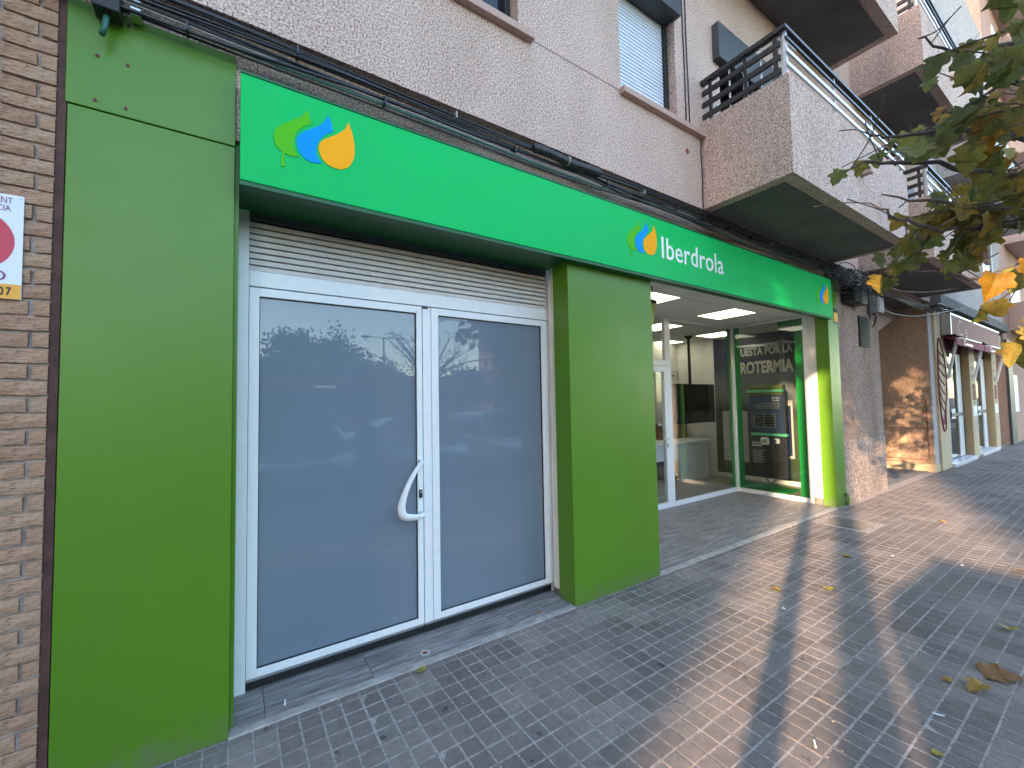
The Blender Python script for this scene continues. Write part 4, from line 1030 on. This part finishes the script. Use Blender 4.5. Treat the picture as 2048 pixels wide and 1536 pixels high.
# rest of the crown as one mass
cr = MB()
for pos, d in others:
    me = rt_.choice(LV); dr = (Vector((d.x*.4, d.y*.4, -.75))+jit(.45)).normalized(); x = dr.cross(jit(1)).normalized(); z_ = x.cross(dr); k = len(cr.v)
    cr.v += [tuple(pos+x*v.co.x+dr*v.co.y+z_*v.co.z) for v in me.vertices]; cr.f += [tuple(i+k for i in f.vertices) for f in me.polygons]
me = bpy.data.meshes.new('crown'); me.from_pydata(cr.v, [], cr.f); me.materials.append(MAT['leaf_mixed']); stuff(link('crown', me, nt_))

# ================================================================== OTHER TREES
LOW = []
def env_tree(name, label, loc, tr, th, cc, rad, n, seed, mat='foliage', ls=.16, limbs=12, group=None, bare=False, low=None):
    r = random.Random(seed); loc = Vector(loc); t = thing(name, label, 'tree', loc, group); cc = loc+Vector(cc); rad = Vector(rad)
    top = loc+Vector((r.uniform(-.1, .1), r.uniform(-.1, .1), th))
    mb = MB(); mb.tube(smooth_path([loc+Vector((0, 0, -.14)), loc.lerp(top, .5)+Vector((r.uniform(-.05, .05), r.uniform(-.05, .05), 0)), top], 4), [tr*(1-.35*i/8) for i in range(9)], 10)
    for k in range(limbs):
        a = 2*math.pi*k/limbs+r.uniform(-.3, .3); e = cc+Vector((math.cos(a)*rad.x*.8, math.sin(a)*rad.y*.8, r.uniform(-.5, .9)*rad.z*.8))
        m_ = top.lerp(e, .5)+Vector((0, 0, .12*rad.z)); pth = smooth_path([top, m_, e], 4, 2); mb.tube(pth, [tr*.5*(1-i/len(pth))+.015 for i in range(len(pth))], 6)
        if bare:
            for q in range(9):
                p0 = pth[r.randrange(2, len(pth))]; e2 = p0+Vector((r.uniform(-1, 1), r.uniform(-1, 1), r.uniform(-.2, 1)))*rad.z*.4
                mb.tube([p0, p0.lerp(e2, .5)+Vector((0, 0, .08)), e2], [.02, .014, .008], 4)
                for w_ in range(4):
                    e3 = e2.lerp(p0, r.random()*.7); e4 = e3+Vector((r.uniform(-1, 1), r.uniform(-1, 1), r.uniform(-.2, 1)))*rad.z*.18; mb.tube([e3, e4], [.010, .005], 3)
    mb.build('trunk', 'bark', t, smooth=True)
    if n and low:
        lc, lr, ln = low; rgl = np.random.RandomState(seed+1); mb2 = MB(); e = loc+Vector(lc)
        mb2.tube(smooth_path([top, top.lerp(e, .6)+Vector((0, 0, .3)), e], 4, 2), [.03-.02*i/8 for i in range(9)], 6); mb2.build('limb', 'bark', t, smooth=True)
        Pl = np.array(e)+rgl.normal(size=(ln, 3))*np.array(lr)*.5
        LOW.append((t, Pl, rgl))
    if n:
        rg = np.random.RandomState(seed); K = max(10, n//90)
        dirs = rg.normal(size=(K, 3)); dirs /= np.linalg.norm(dirs, axis=1)[:, None]
        cen = dirs*(rg.uniform(.35, 1, (K, 1))**.6)*np.array(rad)*.86+np.array(cc)
        idx = rg.randint(0, K, n); sz = min(rad)*.30
        P = cen[idx]+rg.normal(size=(n, 3))*sz*np.array([1, 1, .75])
        if low: P = np.concatenate([P, LOW[-1][1]]); n = len(P)
        U = rg.normal(size=(n, 3)); U /= np.linalg.norm(U, axis=1)[:, None]; W = rg.normal(size=(n, 3)); W = np.cross(U, W); W /= np.linalg.norm(W, axis=1)[:, None]
        s_ = (ls*rg.uniform(.6, 1.3, n))[:, None]
        V = np.stack([P-U*s_*.5, P+W*s_*.35, P+U*s_*.6, P-W*s_*.35], 1).reshape(-1, 3)
        me = bpy.data.meshes.new('crown'); me.from_pydata(V.tolist(), [], [(4*i, 4*i+1, 4*i+2, 4*i+3) for i in range(n)]); me.materials.append(MAT[mat])
        link('crown', me, t)
    return t
G1 = 'trees along the kerb behind the viewpoint'
env_tree('street_tree', 'slim street tree at the kerb whose trunk shadow falls on the pavement', (-3.64, -3.5, 0), .085, 4.4, (0, 0, 6.6), (1.9, 1.9, 1.5), 10000, 5, ls=.15, group=G1, low=((0, -.95, 4.75), (.7, .40, .95), 1700))  # low leaf cluster is added to keep sun off the near tree
env_tree('street_tree', 'unseen thick trunked tall tree added to cast the broad pavement shadow', (-10, -6.13, -.14), .17, 6.2, (0, 0, 9.4), (3.4, 3.4, 2.6), 9000, 6, ls=.24, group=G1)  # added out of view; its trunk casts the broad shadow band
env_tree('street_tree', 'unseen spreading tall tree added beyond the van to shade the upper facade', (-14.5, -10.8, -.14), .2, 6.2, (0, 0, 11.2), (4.0, 4.0, 2.9), 9000, 8, ls=.26, group=G1)  # added out of view as a canopy against sun on the upper facade
env_tree('street_tree', 'unseen street tree added at the kerb by the bakery to darken sign reflections', (12.2, -4.0, 0), .11, 2.6, (0, -.2, 4.6), (2.0, 1.7, 1.9), 5200, 15, ls=.16, group=G1)  # added out of view to block bright sky mirrored in the sign
env_tree('street_tree', 'unseen street tree added at the kerb beyond the bakery to darken sign reflections', (19.4, -4.0, 0), .11, 2.6, (0, -.2, 4.8), (2.0, 1.7, 2.0), 5200, 16, ls=.16, group=G1)  # also added out of view to block mirrored sky
G2 = 'trees across the street seen reflected in the doors'
for k, (x, y, h, rx, lab) in enumerate(((3.2, -26, 7.2, 1.5, 'tall leafy tree reflected near the left of the left door pane'), (6.2, -27, 6.9, 1.9, 'rounded leafy tree reflected in the middle of the left door pane'), (.2, -25, 5.7, 1.7, 'leafy tree reflected at the left edge of the door pane'), (9.4, -29, 5.0, 2.0, 'low dark tree reflected behind the lamp post'), (15.6, -27, 4.6, 2.0, 'low dark tree reflected left of the apartment block'), (19.5, -26, 4.4, 2.2, 'dark bushy tree reflected below the apartment block'), (-4, -27, 6.5, 2.4, 'leafy tree far left across the street'), (12.4, -31, 4.2, 2.3, 'low tree reflected behind the bare tree'))):
    env_tree('park_tree', lab, (x, y, -.14), .16, h*.35, (0, 0, h*.62), (rx, rx, h*.36), 4200, 50+k, ls=.26, group=G2)
env_tree('bare_tree', 'leafless spreading tree reflected between the two door panes', (11.6, -25, -.14), .17, 3.2, (0, 0, 5.4), (3.6, 2.6, 2.2), 0, 77, limbs=14, bare=True)

# ================================================================== CARS, BUS, BLOCKS ACROSS THE STREET
def loft(st):
    # st: list of (y, z_low, z_top, half_width_low, half_width_top); closed body
    mb = MB(); vs_ = []; n = 6
    for y, zl, zt, wl, wt in st:
        vs_ += [(-wl, y, zl), (-wl*1.0, y, (zl+zt)*.55), (-wt, y, zt), (wt, y, zt), (wl, y, (zl+zt)*.55), (wl, y, zl)]
    fs = []
    for i in range(len(st)-1):
        for k in range(n): fs.append((i*n+k, i*n+(k+1) % n, (i+1)*n+(k+1) % n, (i+1)*n+k))
    fs += [tuple(range(n))[::-1], tuple((len(st)-1)*n+k for k in range(n))]
    return mb.add(vs_, fs)
def car(label, x, y, paint, rot=0, H=1.45, L=4.25, W=.88, van=False, group='parked cars'):
    plain('paint_'+str(len(MAT)), paint, .28, .2, var=.02); pm = list(MAT)[-1]
    MAT[pm].node_tree.nodes['Principled BSDF'].inputs['Coat Weight'].default_value = .8
    t = thing('parked_van' if van else 'parked_car', label, 'van' if van else 'car', (0, 0, 0), group); h = L/2; b = .62*H
    if van: st = [(h, .3, .75, W*.86, W*.82), (h-.12, .22, 1.0, W*.98, W*.92), (h-.75, .2, 1.12, W, W*.96), (-h+.05, .2, 1.15, W, W*.97), (-h, .35, 1.1, W*.95, W*.93)]
    else: st = [(h, .32, .58, W*.80, W*.74), (h-.18, .22, .74, W*.95, W*.86), (h-1.0, .2, b-.02, W, W*.93), (.2, .2, b, W, W*.95), (-h+.55, .2, b+.02, W, W*.94), (-h+.12, .24, b-.04, W*.96, W*.88), (-h, .35, .66, W*.84, W*.80)]
    body = loft(st).build('body', pm, t, local=True, bevel=.03, smooth=False)
    if van: gs = [(h-.70, 1.10, 1.12, W*.93, W*.92), (h-1.25, 1.10, H-.04, W*.95, W*.84), (-h+.12, 1.10, H-.04, W*.95, W*.84), (-h+.06, 1.10, 1.2, W*.94, W*.9)]
    else: gs = [(h-.98, b-.03, b-.01, W*.88, W*.86), (h-1.78, b-.03, H-.035, W*.90, W*.68), (-h+1.15, b-.03, H-.035, W*.90, W*.68), (-h+.42, b-.03, b, W*.86, W*.80)]
    gl = loft(gs).build('windows', 'car_glass', t, local=True)
    y0, y1 = gs[1][0], gs[2][0]; rw = gs[1][4]
    MB().prism([(-rw-.015, H-.05), (rw+.015, H-.05), (rw*.8, H), (-rw*.8, H)], y1-.1, y0+.1).build('roof', pm, t, local=True, bevel=.02)
    for sx in (-1, 1):
        MB().tube([(sx*(rw), y0+.06, H-.045), (sx*W*.87, gs[0][0]-.02, gs[0][1])], .03, 6).build('pillar', pm, gl, local=True)
        MB().tube([(sx*(rw), y1-.06, H-.045), (sx*W*.86, gs[3][0]+.02, gs[3][1])], .04, 6).build('pillar', pm, gl, local=True)
        B(sx*(W+.09)-.07, sx*(W+.09)+.07, h-1.45, h-1.35, b, b+.13).build('mirror', pm, t, local=True, bevel=.02)
        B(sx*W*.62-.15, sx*W*.62+.15, h-.14, h+.004, .60, .72).build('headlight', 'pale_metal', t, local=True, bevel=.02)
        B(sx*W*.70-.10, sx*W*.70+.10, -h-.004, -h+.2, .70, .85).build('tail_light', 'plate_red', t, local=True)
        for yy in (h-.85, -h+.85):
            wh = MB().tube([(sx*(W-.20), yy, .315), (sx*(W+.005), yy, .315)], .315, 20).build('wheel', 'tyre', t, local=True)
            MB().tube([(sx*(W+.004), yy, .315), (sx*(W+.016), yy, .315)], .20, 16).build('rim', 'metal', wh, local=True)
    B(-.26, .26, h-.02, h+.012, .40, .51).build('number_plate', 'paper_white', t, local=True)
    t.location = (x, y, -.14); t.rotation_euler[2] = rot; return t
car('dark grey hatchback parked nose to the kerb, reflected low in the left pane', 1.15, -6.75, (.03, .032, .036))
car('black saloon parked beside the grey hatchback', 3.55, -6.75, (.012, .012, .014), H=1.42)
car('white hatchback reflected low in the right pane', 5.95, -6.75, (.62, .63, .65), H=1.48)
car('silver car parked beyond the white hatchback', 8.4, -6.8, (.35, .36, .38))
car('tan gold car parked near the shop porch', 10.8, -6.7, (.45, .30, .16), rot=math.pi)
car('dark blue car at the end of the near row', 13.3, -6.8, (.02, .03, .08))
car('unseen white delivery van added left of the viewpoint to shade the pavement', -4.1, -6.95, (.6, .6, .6), rot=math.pi, H=2.3, L=4.9, W=.95, van=True)  # added out of view; height and place set to shape the sunlit patch
car('grey estate car left of the delivery van', -6.7, -6.8, (.2, .2, .21))
for k, (x, c, lab) in enumerate(((2.6, (.5, .5, .52), 'silver car in the second parking row'), (5.1, (.04, .04, .045), 'charcoal car in the second parking row'), (7.6, (.65, .65, .66), 'white car in the second parking row'), (10.2, (.25, .05, .04), 'dark red car in the second parking row'), (12.8, (.6, .6, .62), 'pale van in the second parking row'))):
    car(lab, x, -13, c, rot=math.pi if k % 2 else 0, van=(k == 4), H=1.9 if k == 4 else 1.46)
bu = thing('city_bus', 'red city bus with a lit display passing across the street', 'bus', (4.5, -18.3, -.14))
B(-1.5, 10.5, -19.55, -17.05, .2, 2.9).build('body', 'bus_red', bu, bevel=.1)
for k in range(8):
    B(-1.2+1.45*k, .1+1.45*k, -17.052, -17.035, 1.15, 2.3).build('window', 'car_glass', bu)
B(3.0, 3.9, -17.05, -17.02, 2.40, 2.50).build('display', 'bus_display', bu)
for x in (.5, 7.8):
    w_ = MB().cyl((x, -17.2, .36), 'y', .48, .36, 24).build('wheel', 'tyre', bu); MB().cyl((x, -17.01, .36), 'y', .27, .03, 20).build('rim', 'metal', w_)
B(-1.3, 10.3, -19.3, -17.3, 2.905, 3.02).build('roof_unit', 'box_dark', bu, bevel=.04)
def block(label, x0, x1, y0, y1, h, mat, faces, floors, pitch, name='apartment_block'):
    t = thing(name, label, 'building', ((x0+x1)/2, (y0+y1)/2, -.14))
    B(x0, x1, y0, y1, -.15, h).build('wall', mat, t)
    B(x0-.3, x1+.3, y0-.3, y1+.3, h+.001, h+.4).build('roof_edge', 'concrete', t)
    fh = h/floors
    wm = B(-.6, .6, -.02, .02, 0, 1.35).mesh('window', 'dark_glass'); fm = B(-.7, .7, -.04, .02, -.12, 0).mesh('sill', 'concrete'); sh = B(-.6, .6, -.03, -.021, .55, 1.35).mesh('shutter', 'shutter_light')
    for face in faces:
        n = int((x1-x0 if face in 'NS' else y1-y0)/pitch)
        for f in range(floors):
            for k in range(n):
                o = link('window', wm, t)
                a = (k+.5)*pitch
                pos, rz = {'N': ((x0+a, y1+.012, 0), math.pi), 'S': ((x0+a, y0-.012, 0), 0), 'E': ((x1+.012, y0+a, 0), math.pi/2)}[face]
                o.location = Vector((pos[0], pos[1], f*fh+1.0))-wloc(t); o.rotation_euler[2] = rz
                link('sill', fm, o, local=True)
                if (k*7+f*3) % 4 == 0: link('shutter', sh, o, local=True)
    return t
block('dark brick apartment block with rows of windows reflected in the right pane', 38, 66, -65, -60, 15.4, 'brick_block', 'N', 5, 2.6)
block('unseen cream apartment block added far to the left to shade the facade', -42, -28, -11.6, 9, 19, 'block_cream', 'E', 6, 2.9)  # added out of view; its corner sets the left edge of the sunlight
block('unseen tall brick apartment block added far to the left to hold back the sun', -46, -27, -52, -20.2, 46, 'brick_block', 'E', 15, 5.2)  # added out of view; tall enough to shade the far facades
for x, y, h, lab, dbl in ((8.6, -25.5, 6.2, 'double armed street lamp reflected in the left pane', True), (16.9, -26, 8.6, 'tall street lamp reflected in the right pane', False)):
    t = thing('street_lamp', lab, 'street lamp', (x, y, -.14))
    MB().tube([(x, y, -.14), (x, y, h*.5), (x, y, h)], [.09, .07, .05], 10).build('pole', 'box_dark', t, smooth=True)
    for s_ in ((-1, 1) if dbl else (-1,)):
        MB().tube([(x, y, h-.1), (x+s_*.5, y, h), (x+s_*1.1, y, h)], .03, 6).build('arm', 'box_dark', t); B(x+s_*1.2-.25, x+s_*1.2+.25, y-.12, y+.12, h-.08, h+.05).build('lamp_head', 'box_dark', t, bevel=.03)

# ================================================================== CLOTHES RACK ON THE BALCONY
ck = thing('clothes_rack', 'white wire drying rack behind the balcony railing', 'drying rack', (4.35, -.5, 4.5))
for z in (4.53, 4.66, 4.79, 4.93): MB().tube([(4.128, -.84, z+.03), (4.128, -.22, z+.03)], .008, 5).build('wire', 'letter_white', ck)
for y in (-.83, -.66, -.5, -.36, -.23): MB().tube([(4.126, y, 4.45), (4.126, y, 4.96)], .008, 5).build('wire', 'letter_white', ck)
MB().tube([(4.13, -.84, 4.98), (4.42, -.84, 4.98), (4.42, -.84, 4.88), (4.13, -.84, 4.88)], .008, 5).build('wire', 'letter_white', ck)

# ================================================================== FALLEN LEAVES AND LITTER
FL = [leaf_mesh(200+k, 'leaf_fallen', .085) for k in range(5)]; FB = leaf_mesh(300, 'leaf_brown', .17); FB2 = leaf_mesh(303, 'leaf_fallen', .14)
for me, x, y, rz, sc_, lab in ((FL[0], 5.165, -.811, 1.0, .9, 'curled brown fallen leaf in the shade beside the right tree shadow'), (FL[1], 4.19, -.966, 2.2, .9, 'orange fallen leaf at the edge of the sunlit strip'), (FL[2], 3.80, -.776, .3, .9, 'tan fallen leaf in the sunny patch left of the dark shadow'), (FL[3], 5.85, -1.80, 4.0, .9, 'yellowish fallen leaf at the right edge of the picture, farther one'), (FL[4], 4.34, -1.95, 5.0, 1.0, 'yellow fallen leaf above the big brown leaf'), (FB, 3.60, -1.93, 3.6, .95, 'large brown fallen leaf at the right edge of the pavement'), (FB2, 3.40, -1.97, 1.1, .7, 'rolled tan fallen leaf just below the large brown leaf'), (FL[0], 3.353, -1.857, .5, .55, 'small pale crumpled leaf left of the large brown leaf'), (FL[2], 10.6, -.335, 2.0, 1.1, 'dark fallen leaf near the entrance recess'), (FL[3], .973, -.071, .9, .7, 'flat green yellow leaf against the door sill'), (FL[1], 1.952, .10, 2.6, .35, 'tiny orange leaf on the door sill'), (FL[4], 7.41, -1.02, 3.0, .8, 'brown leaf in the far sunny patch'), (FL[2], 7.8, -.06, 1.0, .7, 'dark leaf at the foot of the stucco pier'), (FL[0], 2.62, -1.93, 4.0, .5, 'small tan leaf near the bottom edge')):
    o = bpy.data.objects.new('fallen_leaf', me); COL.objects.link(o); o.location = (x, y, .0035 if y < 0 else .0145); o.rotation_euler = (rs.uniform(-.12, .12), rs.uniform(-.12, .12), rz); o.scale = (sc_,)*3
    zmin = min((o.matrix_basis @ v.co).z for v in me.vertices); o.location.z += (.002 if y < 0 else .0135)-zmin
    tag(o, lab, 'leaf', 'fallen leaves on the pavement')
def paper(x, y, s_, lab):
    mb = MB(); r = random.Random(int(x*100)); v_ = [(x+r.uniform(-1, 1)*s_, y+r.uniform(-1, 1)*s_, .003+r.uniform(0, 1)*s_*.7) for _ in range(9)]
    bm = bmesh.new(); [bm.verts.new(v) for v in v_]; bmesh.ops.convex_hull(bm, input=bm.verts); me = bpy.data.meshes.new('paper_scrap'); bm.to_mesh(me); bm.free(); me.materials.append(MAT['paper_white']); tag(link('paper_scrap', me), lab, 'litter')
paper(3.48, -.94, .022, 'crumpled white paper scrap on the sunlit pavement')
paper(5.5, -1.05, .014, 'tiny white paper scrap in the shade')
paper(5.7, -1.5, .012, 'tiny pale scrap far right on the pavement')
for x, y, a, lab in ((2.25, -1.61, .5, 'white cigarette butt near the bottom of the picture'), (.25, .10, 1.4, 'thin cigarette butt on the door sill'), (2.95, -1.88, 2.0, 'pale cigarette butt near the right shadow')):
    d = Vector((math.cos(a), math.sin(a), 0))*.022; c_ = Vector((x, y, .0065 if y < 0 else .0165)); tag(MB().tube([c_-d, c_+d], .0042, 7).build('cigarette_butt', 'paper_white'), lab, 'litter')
mb = MB(); r = random.Random(5)
for k in range(420):
    x = r.uniform(-.6, 8.5); y = -.03+r.gauss(0, .03) if r.random() < .6 else r.uniform(-1.9, -.05)
    if x > 2.2 and x < 7.2 and y > -.02: y = -.03
    s_ = r.uniform(.0015, .005); mb.box(x-s_, x+s_*1.5, y-s_, y+s_, .0005, .001+s_*.8)
stuff(tag(mb.build('grit', 'soil_dust'), 'scattered grit and crumbs along the foot of the shop front', 'grit', kind='stuff'))
